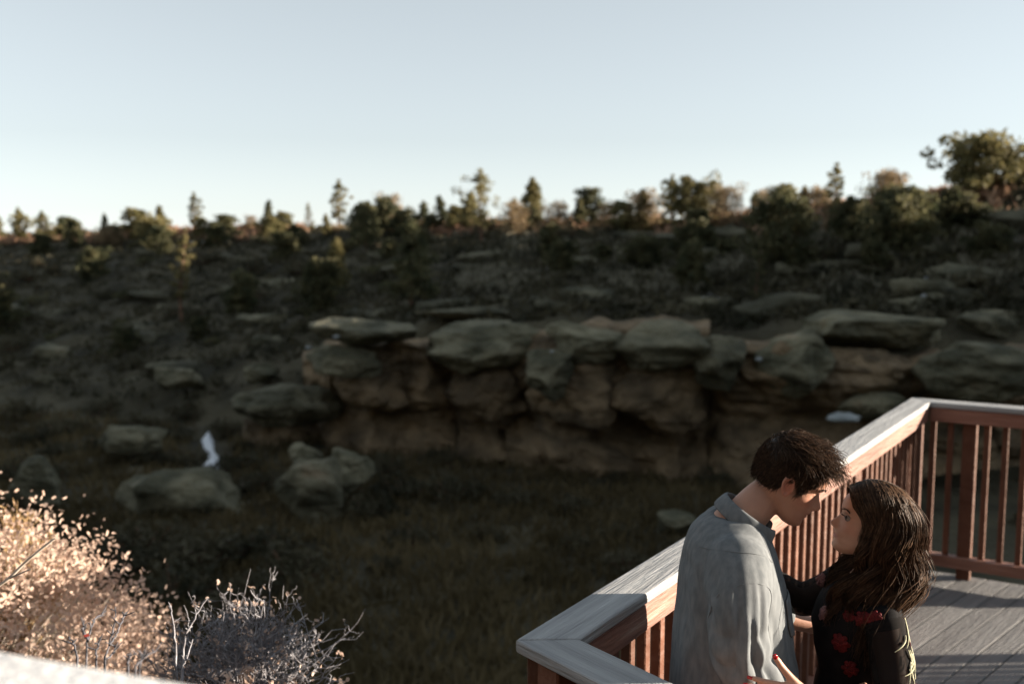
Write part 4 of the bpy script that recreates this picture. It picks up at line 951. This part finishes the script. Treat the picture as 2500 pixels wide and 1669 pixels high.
def scalp_points(n, mask, r):
    out = []
    while sum(map(len, out)) < n:
        d = r.normal(size=(n * 2, 3)); d /= np.linalg.norm(d, axis=1)[:, None]
        p = np.array([-.01, 0, .135]) + d * np.array([.06, .05, .06]); p = skull_push(np.where(True, p, p), .0)
        # project outwards until on the skull
        lo = np.array([-.01, 0, .13]); p = lo + d * .05
        for _ in range(10): p = skull_push(p, .0) if True else p
        out.append(p[mask(p)])
    return np.vstack(out)[:n]

def eyebrow(root, Mh, mt, sgn, r, z0=.1345, n=70, x0=.0955):
    t = r.uniform(0, 1, n); y = sgn * (.013 + .032 * t); x = x0 - .9 * (np.abs(y) / .06) ** 2 * .04; z = z0 + .006 * np.sin(t * 2.4) + r.normal(size=n) * .0014
    p0 = np.stack([x, y, z], 1); d = np.stack([-.25 * t, sgn * (.6 + .3 * t), .35 - .5 * t], 1) * .010
    P = p0[:, None] + d[:, None] * np.linspace(0, 1, 3)[None, :, None]; P[:, 1, 0] += .001
    return part('eyebrow', *tubes(xf(Mh, P.reshape(-1, 3)).reshape(n, 3, 3), np.array([[.0008, .0007, .0002]])), mt, root)

# ---------------------------------------------------------------- man
rh = np.random.default_rng(77)
man = thing('person', 'person in loose grey linen shirt with dark tousled hair, head bowed towards the woman', 'person', (.63, 2.85, DZ))
MH = head_frame((.826, 2.845, 1.390), R(-11), R(31), 1.04)
HS = head_shape(1.0)
yaw_m = R(-8)
pieces = [loft(xf(MH, HS.reshape(-1, 3)).reshape(HS.shape))]
for s in (-1, 1): pieces += [(xf(MH, v), f) for v, f in ear(s)]
nk = [np.array(MH @ Vector((.0, 0, .075))), np.array(MH @ Vector((-.030, 0, .030))), np.array([.685, 2.84, 1.425]), np.array([.635, 2.84, 1.36]), np.array([.63, 2.84, 1.2])]
pieces.append(limb(nk, [.050, .056, .060, .075, .09], S=24))
TB = [(.78, .50, .78, .165), (.95, .51, .76, .16), (1.10, .52, .755, .165), (1.25, .525, .75, .165), (1.33, .545, .73, .16), (1.385, .57, .71, .12), (1.41, .60, .70, .07)]
pieces.append(loft([ring(z, a, b, 2.845, w, yaw_m) for z, a, b, w in TB]))
RA = [(.635, 2.675, 1.345), (.612, 2.605, 1.20), (.645, 2.585, 1.045), (.80, 2.66, .935), (.95, 2.72, .90)]
LA = [(.655, 3.02, 1.345), (.70, 3.10, 1.20), (.74, 3.12, 1.06), (.87, 3.14, 1.0), (1.0, 3.16, .96)]
for a in (RA, LA): pieces.append(limb(a, [.046, .036, .032, .032, .027]))
hm, _ = hand(RA[-1], (1, .25, -.05), (.6, .1, .5), (0, -1, 0), curl=.25, thumb_out=.3); pieces += hm
hm, _ = hand(LA[-1], (1, -.1, -.05), (0, -.1, 1), (0, 1, 0), curl=.35); pieces += hm
for s in (-1, 1):
    pieces.append(limb([(.64, 2.845 + s * .085, .86), (.645, 2.845 + s * .10, .38), (.62, 2.845 + s * .11, .12 + DZ), (.62, 2.845 + s * .11, .06 + DZ)], [.085, .056, .038, .04]))
mb = body_mesh('body', pieces, MH, False, M['skin_m'], man)
for s in (-1, 1): eyebrow(mb, MH, M['hair_m'], s, rh)
for s in (-1, 1):
    v, f = limb([(.64, 2.845 + s * .085, .92), (.645, 2.845 + s * .10, .38), (.62, 2.845 + s * .11, .05 + DZ)], [.115, .085, .075]); part('trouser_leg', v, f, M['denim'], man)
    v, f = limb([(.56, 2.845 + s * .115, .045), (.66, 2.845 + s * .118, .055), (.80, 2.845 + s * .12, .035)], [.040, .048, .032]); v[:, 2] = np.maximum(v[:, 2], .001) + DZ; part('shoe', v, f, M['shoe'], man)
# shirt
SB = [(.74, .462, .86, .225), (.90, .466, .855, .222), (1.0, .474, .845, .220), (1.13, .487, .818, .218), (1.24, .497, .795, .214), (1.32, .507, .775, .203), (1.37, .522, .755, .176), (1.405, .548, .735, .135), (1.43, .585, .715, .095)]
sp = [loft([ring(z, a, b, 2.848, w, yaw_m, S=48) for z, a, b, w in SB])]
sp.append(limb([(.635, 2.72, 1.345), (.622, 2.665, 1.295), (.608, 2.61, 1.20), (.622, 2.60, 1.11), (.648, 2.60, 1.04), (.735, 2.64, .965), (.84, 2.675, .93)], [.085, .090, .088, .083, .074, .064, .056], S=28))
sp.append(limb([(.655, 2.98, 1.345), (.68, 3.04, 1.295), (.70, 3.085, 1.20), (.735, 3.11, 1.07), (.80, 3.13, 1.025), (.885, 3.14, .995)], [.085, .088, .082, .074, .064, .057], S=28))
v, q, n, e = fuse(sp, .0065, 6)
slv = sstep(-(v[:, 1]), -2.70, -2.62)
fold = noise(v * np.array([16, 16, 3.2]) + 3.1) * .010 + noise(v * np.array([9, 9, 4.5]) + 9) * .010 + noise(v * np.array([30, 30, 9]) + 1) * .0035
cre = noise(v * np.array([9, 9, 6]) + np.array([0, 0, 1.]) + 21); fold -= .010 * np.clip(.16 - np.abs(cre), 0, 1) * 6 * sstep(-v[:, 2], -1.30, -1.10) * (.4 + slv)
fold *= .35 + .65 * sstep(-v[:, 2], -1.40, -1.25)
ph = (v[:, 2] - 1.30) * .55 + (v[:, 0] - .52)
for (zc, xc, amp, wd, sl) in [(1.22, .53, -.012, .012, -.30), (1.20, .565, -.016, .013, -.18), (1.15, .50, -.010, .012, -.12)]:      # drag folds behind the arm
    fold += amp * np.exp(-((v[:, 0] - xc - sl * (v[:, 2] - zc)) / wd) ** 2 - ((v[:, 2] - zc) / .11) ** 2) * (v[:, 1] < 2.85)
for (xc, zc, amp, wd, sl) in [(.66, 1.16, .010, .010, -.20), (.585, 1.12, -.010, .014, .15), (.69, 1.08, -.012, .010, -.1), (.64, 1.20, -.010, .010, .02), (.62, 1.10, .012, .012, .05), (.67, 1.22, -.010, .007, -.05), (.60, 1.23, -.008, .008, .04), (.655, 1.10, -.012, .008, .02)]:   # folds along the sleeve
    fold += amp * np.exp(-((v[:, 0] - xc - sl * (v[:, 2] - zc)) / wd) ** 2 - ((v[:, 2] - zc) / .09) ** 2) * slv
v2 = laplace(v + n * fold[:, None], e, 2, .4)
shirt = part('shirt', v2, q, M['linen'], man)
n2 = normals(v2, q)
def on_shirt(pts):
    out = []
    for p in pts:
        d = ((v2 - np.array(p)) ** 2).sum(1); i = d.argmin(); out.append(v2[i] + n2[i] * .0012)
    out = np.array(out); return laplace(out, [(k, k + 1) for k in range(len(out) - 1)], 3)
def seam(pts, r=.0015, name='seam'):
    t = np.linspace(0, len(pts) - 1, 40); P = np.stack([catmull(np.array(pts)[:, k], t) for k in range(3)], 1)
    P = on_shirt(P); part(name, *tubes(P[None], np.full((1, len(P)), r), 6), M['linen'], shirt)
seam([(.535, 2.62, 1.17), (.545, 2.60, 1.24), (.585, 2.60, 1.285), (.635, 2.60, 1.305), (.685, 2.62, 1.28), (.705, 2.62, 1.22), (.70, 2.62, 1.14)])
seam([(.535, 2.75, 1.36), (.60, 2.66, 1.36), (.66, 2.65, 1.36), (.73, 2.72, 1.32)], .0007)
# chest pocket
pk = []
for i, zz in enumerate(np.linspace(1.10, 1.22, 7)):
    for yy in np.linspace(2.70, 2.81, 6): pk.append((.83, yy, zz + .012 * abs(yy - 2.755) / .055 * (i == 0)))
PK = on_shirt(pk); 
PK = np.array([v2[((v2 - np.array(p)) ** 2).sum(1).argmin()] + n2[((v2 - np.array(p)) ** 2).sum(1).argmin()] * .004 for p in pk])
ix = np.arange(42).reshape(7, 6); pq = np.stack([ix[:-1, :-1], ix[:-1, 1:], ix[1:, 1:], ix[1:, :-1]], -1).reshape(-1, 4)
po = part('pocket', PK, pq, M['linen'], shirt); sm = po.modifiers.new('s', 'SOLIDIFY'); sm.thickness = .003; sm.offset = 0
# collar: stand and fold-over leaf round the neck, open at the throat
K = 40; ph = np.linspace(R(28), R(332), K); cr = []
cc = np.array([.690, 2.842, 1.418]); Tm = Matrix.Rotation(R(-9), 4, 'Z') @ Matrix.Rotation(R(34), 4, 'Y')
for a in ph:
    fr = math.cos(a); rx, ry = .080, .072
    leaf = .046 + .026 * max(0, fr) ** 1.5
    pr = [(0, -.030), (.000, .0), (.003, .020), (.008, .026), (.014, .021), (.020, .0), (.024 + .006 * max(0, fr), .020 - leaf), (.019 + .006 * max(0, fr), .022 - leaf), (.012, .0), (.006, .0)]
    cr.append([tuple(Tm @ Vector(((rx + d * 1.) * math.cos(a), (ry + d) * math.sin(a), h))) for d, h in pr])
cv_, cf_ = loft(np.array(cr) + cc); co_ = part('collar', cv_, cf_, M['linen'], man)
sb = co_.modifiers.new('s', 'SUBSURF'); sb.levels = 1; sb.render_levels = 1
# hair
def under_cap(HS, Mh, mask):
    hs_ = HS.copy().reshape(-1, 3); keep = mask(hs_ - np.array([0, 0, .004])); off = hs_ - np.array([-.01, 0, .12]); off /= np.linalg.norm(off, axis=1)[:, None]
    capv = hs_ + off * (np.where(keep, .0030, -.004))[:, None]
    S_ = HS.shape; ids = np.arange(S_[0] * S_[1]).reshape(S_[0], S_[1]); nxt = np.roll(ids, -1, 1)
    cq = np.stack([ids[:-1], nxt[:-1], nxt[1:], ids[1:]], -1).reshape(-1, 4); cq = cq[keep[cq].sum(1) >= 1]
    cap_t = np.stack([ids[-1], nxt[-1], np.full(S_[1], ids[-1, 0])], -1); return xf(Mh, capv), [cq, cap_t]
def man_mask(p):
    x, y, z = p.T
    line = np.interp(x, [-.11, -.06, -.035, -.022, -.005, .012, .022, .034, .055, .075, .09], [.052, .056, .075, .098, .135, .125, .095, .115, .158, .182, .187])
    return z > line
N = 7000; rt = scalp_points(N, man_mask, rh); K = 6
top = sstep(rt[:, 2], .150, .200); frn = sstep(rt[:, 0], -.01, .07) * top
nrm_ = rt - np.array([-.01, 0, .13]); nrm_ /= np.linalg.norm(nrm_, axis=1)[:, None]
dirn = np.stack([top * 1.0 - (1 - top) * .30, .25 * np.sign(rt[:, 1]) * top + rh.normal(size=N) * .10, -(1 - top) * 1.0 + .10 * top], 1)
cl = rh.integers(0, 190, N); jit = rh.normal(size=(190, 3)) * np.array([.22, .42, .22]); dirn = dirn + jit[cl] * (.25 + .75 * top[:, None]) + rh.normal(size=(N, 3)) * .10
ln = (.022 + .036 * top + .012 * frn) * rh.uniform(.55, 1.25, N)
P = np.empty((N, K, 3)); P[:, 0] = rt; d = dirn / np.linalg.norm(dirn, axis=1)[:, None] + nrm_ * (.22 + .42 * top)[:, None]
curl = rh.normal(size=(190, 3))[cl] * .3
for k in range(1, K):
    dd = d + curl * math.sin(k * .9) * top[:, None]; dd /= np.linalg.norm(dd, axis=1)[:, None]
    P[:, k] = P[:, k - 1] + dd * (ln / (K - 1))[:, None]
    P[:, k] = skull_push(P[:, k], .0055 + .0012 * k)
    d = d - nrm_ * (.16 + .08 * top)[:, None] + np.array([.0, 0, -.12]) * (frn)[:, None]
fl_ = rh.random(N) < .05; P[fl_] += rh.normal(size=(fl_.sum(), 1, 3)) * (np.linspace(0, 1, K) ** 1.5 * .010)[None, :, None]
hv = tubes(xf(MH, P.reshape(-1, 3)).reshape(P.shape), np.interp(np.linspace(0, 1, K), [0, .5, 1], [.0008, .0008, .0003])[None], 3)
# under-layer so that no scalp shows between the locks
strand_tint(part('hair', *merge(hv, under_cap(HS, MH, man_mask)), M['hair_m'], man), N, K * 3, rh)

# ---------------------------------------------------------------- woman
WK = .944
def wp(a):
    a = np.array(a, float); return [tuple(p) for p in np.stack([a[:, 0] * WK, a[:, 1] * WK, EYE * (1 - WK) + a[:, 2] * WK], 1)]
WY = 3.045 * WK; ZW = lambda z: EYE * (1 - WK) + z * WK
woman = thing('person', 'person with long wavy brown hair in black flower-embroidered dress, looking up at the man', 'person', (1.07, WY, DZ))
WH = head_frame(wp([(1.014, 3.045, 1.256)])[0], R(166), R(-12), .965)
WS = head_shape(.93, width=.97)
yaw_w = R(-12)
pieces = [loft(xf(WH, WS.reshape(-1, 3)).reshape(WS.shape))]
for s in (-1, 1): pieces += [(xf(WH, v), f) for v, f in ear(s)]
pieces.append(limb([np.array(WH @ Vector((-.02, 0, .09))), np.array(WH @ Vector((-.02, 0, .03))), *map(np.array, wp([(1.135, 3.045, 1.19), (1.125, 3.045, 1.13), (1.12, 3.045, 1.0)]))], [.042, .044, .047, .065, .08], S=24))
WB = [(.70, 1.00, 1.25, .15), (.85, 1.01, 1.21, .12), (1.0, .985, 1.215, .125), (1.08, 1.0, 1.215, .14), (1.13, 1.04, 1.20, .12), (1.16, 1.07, 1.19, .06)]
pieces.append(loft([ring(ZW(z), a * WK, b * WK, WY, w * WK, yaw_w) for z, a, b, w in WB]))
WLA = [(1.055, 2.745, 1.160), (1.065, 2.675, 1.04), (1.03, 2.57, .955), (.89, 2.53, .995), (.775, 2.490, 1.035)]
WRA = [(1.04, 3.01, 1.165), (.985, 3.05, 1.11), (.92, 3.06, 1.09), (.85, 3.06, 1.13), (.78, 3.06, 1.18)]
for a in (WLA, WRA): pieces.append(limb(a, [.046, .040, .034, .030, .022]))
hw, nails = hand(WLA[-1], (-1, .03, .12), (.28, .02, 1), (-.1, -1, .1), curl=.16, spread=.04, thumb_out=1.0, size=.96, tf=.022); pieces += hw
hw2, nails2 = hand(WRA[-1], (-.55, -.35, .7), (-.3, .9, .1), (.8, .1, .5), curl=.2, size=.92); pieces += hw2
for s in (-1, 1):
    pieces.append(limb([(1.06, WY + s * .075, .72), (1.06, WY + s * .08, .32), (1.07, WY + s * .08, .10 + DZ), (1.06, WY + s * .08, .04 + DZ)], [.08, .050, .032, .034]))
wb = body_mesh('body', pieces, WH, True, M['skin_w'], woman, .0039)
for s in (-1, 1): eyebrow(wb, WH, M['hair_w'], s, rh, .1335, 46, .0905)
for p, d, r0, bk in nails + nails2[:0]:
    c = np.array(p) + np.array(d) * r0 * .55 + np.array(bk) * r0 * .55; s = np.cross(d, bk)
    an = np.linspace(0, 2 * math.pi, 12, endpoint=False); rs = []
    for lx, sc in [(-.007, .55), (-.004, .92), (.0, 1.), (.005, .95), (.009, .6)]:
        rs.append(np.array([c + np.array(d) * lx + (s * math.cos(a) * r0 * .80 + np.array(bk) * math.sin(a) * r0 * .42) * sc for a in an]))
    part('fingernail', *loft(rs), M['nail'], wb)
for s in (1,):
    c = WH @ Vector((.0668, s * .0305, .1145)); r0 = .0105
    u = np.linspace(0, 2 * math.pi, 16, endpoint=False)
    sph = lambda c, r, k=9: loft([np.array([[c[0] + r * math.sin(t) * math.cos(a), c[1] + r * math.sin(t) * math.sin(a), c[2] + r * math.cos(t)] for a in u]) for t in np.linspace(.05, math.pi - .05, k)])
    ey = part('eye', *sph(c, r0), M['eye'], wb)
    ci = WH @ Vector((.0668 + .0050, s * .0322, .1148)); part('iris', *sph(ci, .0074), M['iris'], wb)
    t = np.linspace(0, 1, 26); y = s * (.019 + .024 * t); x = .0835 - .010 * t ** 2; z = .1172 + .0028 * np.sin(t * math.pi)
    P = np.stack([x, y, z], 1)[:, None] + np.stack([np.full(26, .007), s * .004 * (t - .2), np.full(26, .0035)], 1)[:, None] * np.linspace(0, 1, 3)[None, :, None]
    part('eyelash', *tubes(xf(WH, P.reshape(-1, 3)).reshape(26, 3, 3), np.array([[.0013, .0010, .0003]])), M['hair_w'], wb)
# dress
DB = [(.40, .86, 1.40, .27), (.55, .90, 1.36, .235), (.72, .955, 1.28, .18), (.86, .985, 1.23, .14), (.95, .965, 1.235, .145), (1.02, .955, 1.235, .152), (1.08, .975, 1.23, .162), (1.12, 1.01, 1.215, .155), (1.145, 1.045, 1.20, .10), (1.155, 1.07, 1.18, .06)]
dp = [loft([ring(ZW(z), a * WK, b * WK, WY, w * WK, yaw_w, S=44) for z, a, b, w in DB])]
for a in (WLA, WRA): dp.append(limb([a[0], tuple(np.array(a[0]) * .75 + np.array(a[1]) * .25)], [.056, .050]))
v, q, n, e = fuse(dp, .006, 5)
fold = noise(v * np.array([14, 14, 5]) + 5) * .007 + noise(v * np.array([26, 26, 18]) + 2) * .003
fold = fold + .02 * noise(v * np.array([11, 11, .6]) + 8) * sstep(-v[:, 2], -.8, -.5)
vd = v + n * fold[:, None]; dress = part('dress', vd, q, M['dress'], woman); nd = normals(vd, q)
def sleeve(arm, name='sleeve'):
    a = np.array(arm, float); pts = [a[0] * .85 + a[1] * .15, a[1], a[2], a[3], a[3] * .35 + a[4] * .65]
    vv, ff = limb(pts, [.060, .058, .053, .046, .036], S=32, K=10)
    nn = noise(vv * np.array([26, 26, 26])) * .005; c = vv.mean(0)
    vv = vv + nn[:, None] * (vv - c) / (np.linalg.norm(vv - c, axis=1)[:, None])
    return part(name, vv, ff, M['sheer'], woman), vv
slL, vL = sleeve(WLA); slR, vR = sleeve(WRA)
def flower(c, nrm, rad, mt, root, r, surf=None):
    nrm = np.array(nrm, float); nrm /= np.linalg.norm(nrm); a = np.cross(nrm, (0, 0, 1.)); a /= np.linalg.norm(a); b = np.cross(nrm, a); V, F = [], []
    for lay, (k, rr, lift) in enumerate([(8, 1., .0), (7, .80, .10), (6, .58, .18), (5, .36, .25)]):
        for i in range(k):
            an = 2 * math.pi * i / k + lay * .5 + r.uniform(-.2, .2); w = 4.6 / k
            pts = []
            for t in np.linspace(0, 1, 4):
                for s in (-1, 0, 1):
                    w2 = w * math.sin(math.pi * (.12 + .68 * t)) * (.9 if t == 1 else 1); q_ = an + s * w2 * .8; R0 = rad * rr * (.12 + .88 * t) * (1 - .06 * abs(s)) * r.uniform(.94, 1.06)
                    pts.append(np.array(c) + (a * math.cos(q_) + b * math.sin(q_)) * R0 + nrm * rad * (lift * .7 + .10 * t - .05 * abs(s) + .04))
            o = len(V) * 12; V.append(np.array(pts)); ix = np.arange(12).reshape(4, 3) + o
            F.append(np.stack([ix[:-1, :-1], ix[:-1, 1:], ix[1:, 1:], ix[1:, :-1]], -1).reshape(-1, 4))
    V = np.vstack(V)
    if surf is not None:                                                     # stitched flat onto the cloth
        sv, sn = surf; i = ((V[:, None] - sv[None]) ** 2).sum(2).argmin(1); dd = ((V - sv[i]) * sn[i]).sum(1); lift = np.clip((V - np.array(c)) @ nrm, 0, 1) * .35 + .0015; V = V - sn[i] * dd[:, None] + sn[i] * lift[:, None]
    ob = part('embroidered_flower', V, np.vstack(F), mt, root); m_ = ob.modifiers.new('s', 'SOLIDIFY'); m_.thickness = rad * .05
    return ob
def snap(px, py, vs, ns, Y0=2.95):
    """nearest front-facing point of a garment on a sight line"""
    c = np.array([0, 0, EYE]); d = np.array(at(px, py, 1.)) - c; d /= np.linalg.norm(d); w = vs - c; t = w @ d
    dist = np.linalg.norm(w - t[:, None] * d, axis=1); ok = (ns @ d < 0) & (dist < .03)
    i = np.where(ok)[0]; 
    if len(i) == 0: i = np.array([dist.argmin()])
    i = i[t[i].argmin()] if len(i) > 1 else i[0]
    return vs[i], ns[i]
for (px, py, rad, mk) in [(2085, 1515, .029, 'redthread'), (2048, 1490, .020, 'redthread'), (2110, 1500, .022, 'redthread'), (2045, 1592, .030, 'redthread'), (1985, 1490, .024, 'pinkthread'), (2128, 1585, .016, 'pinkthread'), (2060, 1650, .026, 'redthread')]:
    c, nn = snap(px, py, vd, nd); nb = ((vd - c) ** 2).sum(1) < .08 ** 2; flower(c + nn * .002, nn, rad, M[mk], dress, rh, (vd[nb], nd[nb]))
nR = vR - np.array(WRA[1]) ; nR /= np.linalg.norm(nR, axis=1)[:, None]
c, nn = snap(1984, 1408, vR, nR); flower(c + nn * .002, np.array([-.1, -.9, .4]), .022, M['pinkthread'], slR, rh)
# pale stems and red blossoms down the sunny back edge of the left sleeve
def on_arm(arm, t, ang, rad):
    a = np.array(arm, float); i = min(int(t), len(a) - 2); f = t - i; p = a[i] * (1 - f) + a[i + 1] * f; d = a[i + 1] - a[i]; d /= np.linalg.norm(d)
    s = np.array([1., 0, 0]); s -= d * (s @ d); s /= np.linalg.norm(s); b = np.cross(d, s)
    if b[1] > 0: b = -b
    nn = s * math.cos(ang) + b * math.sin(ang); return p + nn * rad, nn
P = []
for k in range(34):
    t0 = rh.uniform(-.05, 1.9); a0 = rh.uniform(-.3, 1.0); L = rh.uniform(.25, .55); cu = rh.uniform(-.9, .9)
    P.append([on_arm(WLA, max(0, t0 + L * s), a0 + cu * s ** 2, np.interp(t0 + L * s, [0, 1, 2, 3], [.0625, .0615, .057, .05]) )[0] for s in np.linspace(0, 1, 8)])
part('embroidered_stem', *tubes(np.array(P), np.array([[.0012, .002, .0024, .0024, .0022, .002, .0016, .0006]]), 5), M['greenthread'], slL)
for t, an, rad, mk in [(.62, .5, .010, 'redthread'), (.75, .25, .009, 'pinkthread'), (1.55, .35, .026, 'redthread'), (1.85, .6, .022, 'redthread'), (2.1, .2, .02, 'redthread')]:
    c, nn = on_arm(WLA, t, an, .060); flower(c, nn, rad, M[mk], slL, rh)
for s in (-1, 1):
    v, f = limb([(1.12, WY + s * .08, .035), (1.06, WY + s * .08, .045), (.94, WY + s * .08, .028)], [.034, .038, .024]); v[:, 2] = np.maximum(v[:, 2], .001) + DZ; part('shoe', v, f, M['shoe'], woman)
# hair: guide curves on both sides of the parting, strands gathered in wavy locks between them
G = {0: [(.064, .196), (.048, .178), (.026, .135), (.013, .085), (.009, .040), (.013, -.010), (.030, -.070), (.045, -.135), (.035, -.20)],
     1: [(.036, .228), (.022, .208), (-.005, .155), (-.015, .095), (-.018, .040), (-.012, -.015), (.010, -.080), (-.005, -.15), (.012, -.23)],
     2: [(-.005, .240), (-.022, .218), (-.052, .168), (-.066, .105), (-.070, .045), (-.068, -.010), (-.045, -.080), (-.070, -.16), (-.075, -.28)],
     3: [(-.035, .240), (-.070, .214), (-.108, .168), (-.130, .110), (-.140, .050), (-.142, -.010), (-.118, -.075), (-.122, -.16), (-.115, -.30)],
     4: [(-.055, .234), (-.102, .204), (-.142, .157), (-.165, .100), (-.178, .040), (-.178, -.015), (-.150, -.080), (-.140, -.155), (-.135, -.30)]}
GY = {0: [.004, .030, .062, .078, .083, .080, .074, .080, .085], 1: [.004, .045, .080, .092, .097, .098, .094, .098, .095],
      2: [.004, .045, .084, .097, .104, .110, .118, .135, .140], 3: [.004, .036, .062, .074, .080, .086, .095, .115, .125], 4: [.002, .008, .012, .014, .016, .018, .018, .020, .022]}
Hs = .90 / .90
WHair = WH @ Matrix.Identity(4)
gd = np.array([[(x, y, z) for (x, z), y in zip(G[k], GY[k])] for k in range(5)])      # 5 guides, 9 points
KS = 15
tt = np.linspace(0, 8, KS); gd = np.stack([np.stack([catmull(g[:, c], tt) for c in range(3)], 1) for g in gd])
gd = np.stack([np.stack([catmull(gd[:, j, c], np.linspace(0, 4, 41)) for c in range(3)], 1) for j in range(KS)], 1)   # 41 x KS x 3
NS = 6600; side = np.where(rh.random(NS) < .56, 1., -1.); fpos = rh.uniform(0, 40, NS)
depth = rh.beta(1.2, 2.6, NS)
i0 = np.clip(fpos.astype(int), 0, 39); fr_ = (fpos - i0)[:, None, None]
base = gd[i0] * (1 - fr_) + gd[i0 + 1] * fr_
s01 = np.linspace(0, 1, KS)
ctr = np.array([-.035, 0, 0]); 
sc = 1 - depth[:, None] * np.interp(s01, [0, .15, .5, 1], [.02, .10, .26, .42])[None]
base[:, :, 0] = ctr[0] + (base[:, :, 0] - ctr[0]) * sc; base[:, :, 1] *= sc
base[:, :, 2] -= depth[:, None] * np.interp(s01, [0, .1, 1], [0, .004, .01])[None]
# locks
nl = 46; lock = np.clip((fpos / 40 * nl).astype(int) + rh.integers(-1, 2, NS), 0, nl - 1); ls = (side < 0).astype(int)
ph = 1.2 + np.cumsum(rh.normal(size=(2, nl)) * .55, 1); am = rh.uniform(.6, 1.3, (2, nl)); fq = rh.uniform(2.1, 2.6, (2, nl)); xo = rh.normal(size=(2, nl, 3)); 
amp = np.interp(s01, [0, .25, .5, 1], [0, .004, .024, .040])[None] * am[ls, lock][:, None]
w = np.sin(2 * math.pi * fq[ls, lock][:, None] * s01[None] + ph[ls, lock][:, None]); w2 = np.cos(2 * math.pi * fq[ls, lock][:, None] * s01[None] * .9 + ph[ls, lock][:, None])
lc = (np.arange(nl) + .5) / nl * 40
tgt = gd[np.clip(lc[lock].astype(int), 0, 40)]; pull = np.interp(s01, [0, .3, 1], [0, .12, .55])[None, :, None]
base = base * (1 - pull) + (tgt * np.stack([sc, sc, np.ones_like(sc)], -1) * 0 + np.stack([ctr[0] + (tgt[:, :, 0] - ctr[0]) * (sc * .5 + .5 * (1 - .12)), tgt[:, :, 1] * (sc * .5 + .44), tgt[:, :, 2]], -1)) * pull
base[:, :, 0] += amp * w; base[:, :, 1] += amp * .6 * w2
base += (xo[ls, lock][:, None] * np.interp(s01, [0, .4, 1], [0, .0025, .011])[None, :, None])
base += rh.normal(size=(NS, 1, 3)) * np.interp(s01, [0, .1, .5, 1], [.0012, .002, .0035, .006])[None, :, None]
fly = (rh.random(NS) < .035) & (fpos > 12)
base[fly] += (rh.normal(size=(fly.sum(), 1, 3)) * np.interp(s01, [0, .2, 1], [0, .006, .03])[None, :, None])
cut = rh.uniform(.72, 1.0, NS)
base = np.stack([np.stack([np.interp(cut[k] * s01, s01, base[k, :, c]) for c in range(3)], 1) for k in range(NS)])
base[:, :, 1] *= side[:, None]
lk = rh.uniform(0, 1, (2, 150)); fine = np.clip((fpos / 40 * 150).astype(int), 0, 149)
padv = (.0045 + .0075 * lk[ls, fine] + rh.uniform(0, .0035, NS))[:, None] * np.interp(s01, [0, .06, .2, 1], [.75, 1, 1.1, 1.2])[None] + .0015 * np.sin(s01[None] * 40 + ph[ls, lock][:, None])
flat = base.reshape(-1, 3); up = flat[:, 2] > .05; flat[up] = skull_push(flat[up], padv.reshape(-1)[up]); base = flat.reshape(base.shape)
hv = tubes(xf(WHair, base.reshape(-1, 3)).reshape(base.shape), np.interp(s01, [0, .1, .8, 1], [.0008, .0010, .0009, .0003])[None], 3)
# dense inner mass
iv = []
for j in range(KS):
    g = gd[:, j].copy(); sc_ = np.interp(s01[j], [0, .15, .5, 1], [.90, .86, .76, .60]); g[:, 0] = ctr[0] + (g[:, 0] - ctr[0]) * sc_; g[:, 1] *= sc_
    g[:, 2] -= np.interp(s01[j], [0, .3, .5], [.022, .016, 0]); m2 = g[::-1].copy(); m2[:, 1] *= -1; iv.append(np.vstack([g, m2]))
iv = np.array(iv)[6:-3]
ivf = iv.reshape(-1, 3); up = ivf[:, 2] > .05; ivf[up] = skull_push(ivf[up], .0055); iv = ivf.reshape(iv.shape)
idx = np.arange(iv.shape[0] * iv.shape[1]).reshape(iv.shape[:2]); q1 = np.stack([idx[:-1, :-1], idx[:-1, 1:], idx[1:, 1:], idx[1:, :-1]], -1).reshape(-1, 4)
wmask = lambda p: p[:, 2] > np.interp(p[:, 0], [-.11, -.06, -.02, .0, .02, .04, .058, .075, .09], [.05, .05, .06, .07, .10, .145, .172, .196, .205])
strand_tint(part('hair', *merge(hv, (xf(WHair, iv.reshape(-1, 3)), q1), under_cap(WS, WH, wmask)), M['hair_w'], woman), NS, KS * 3, rh)
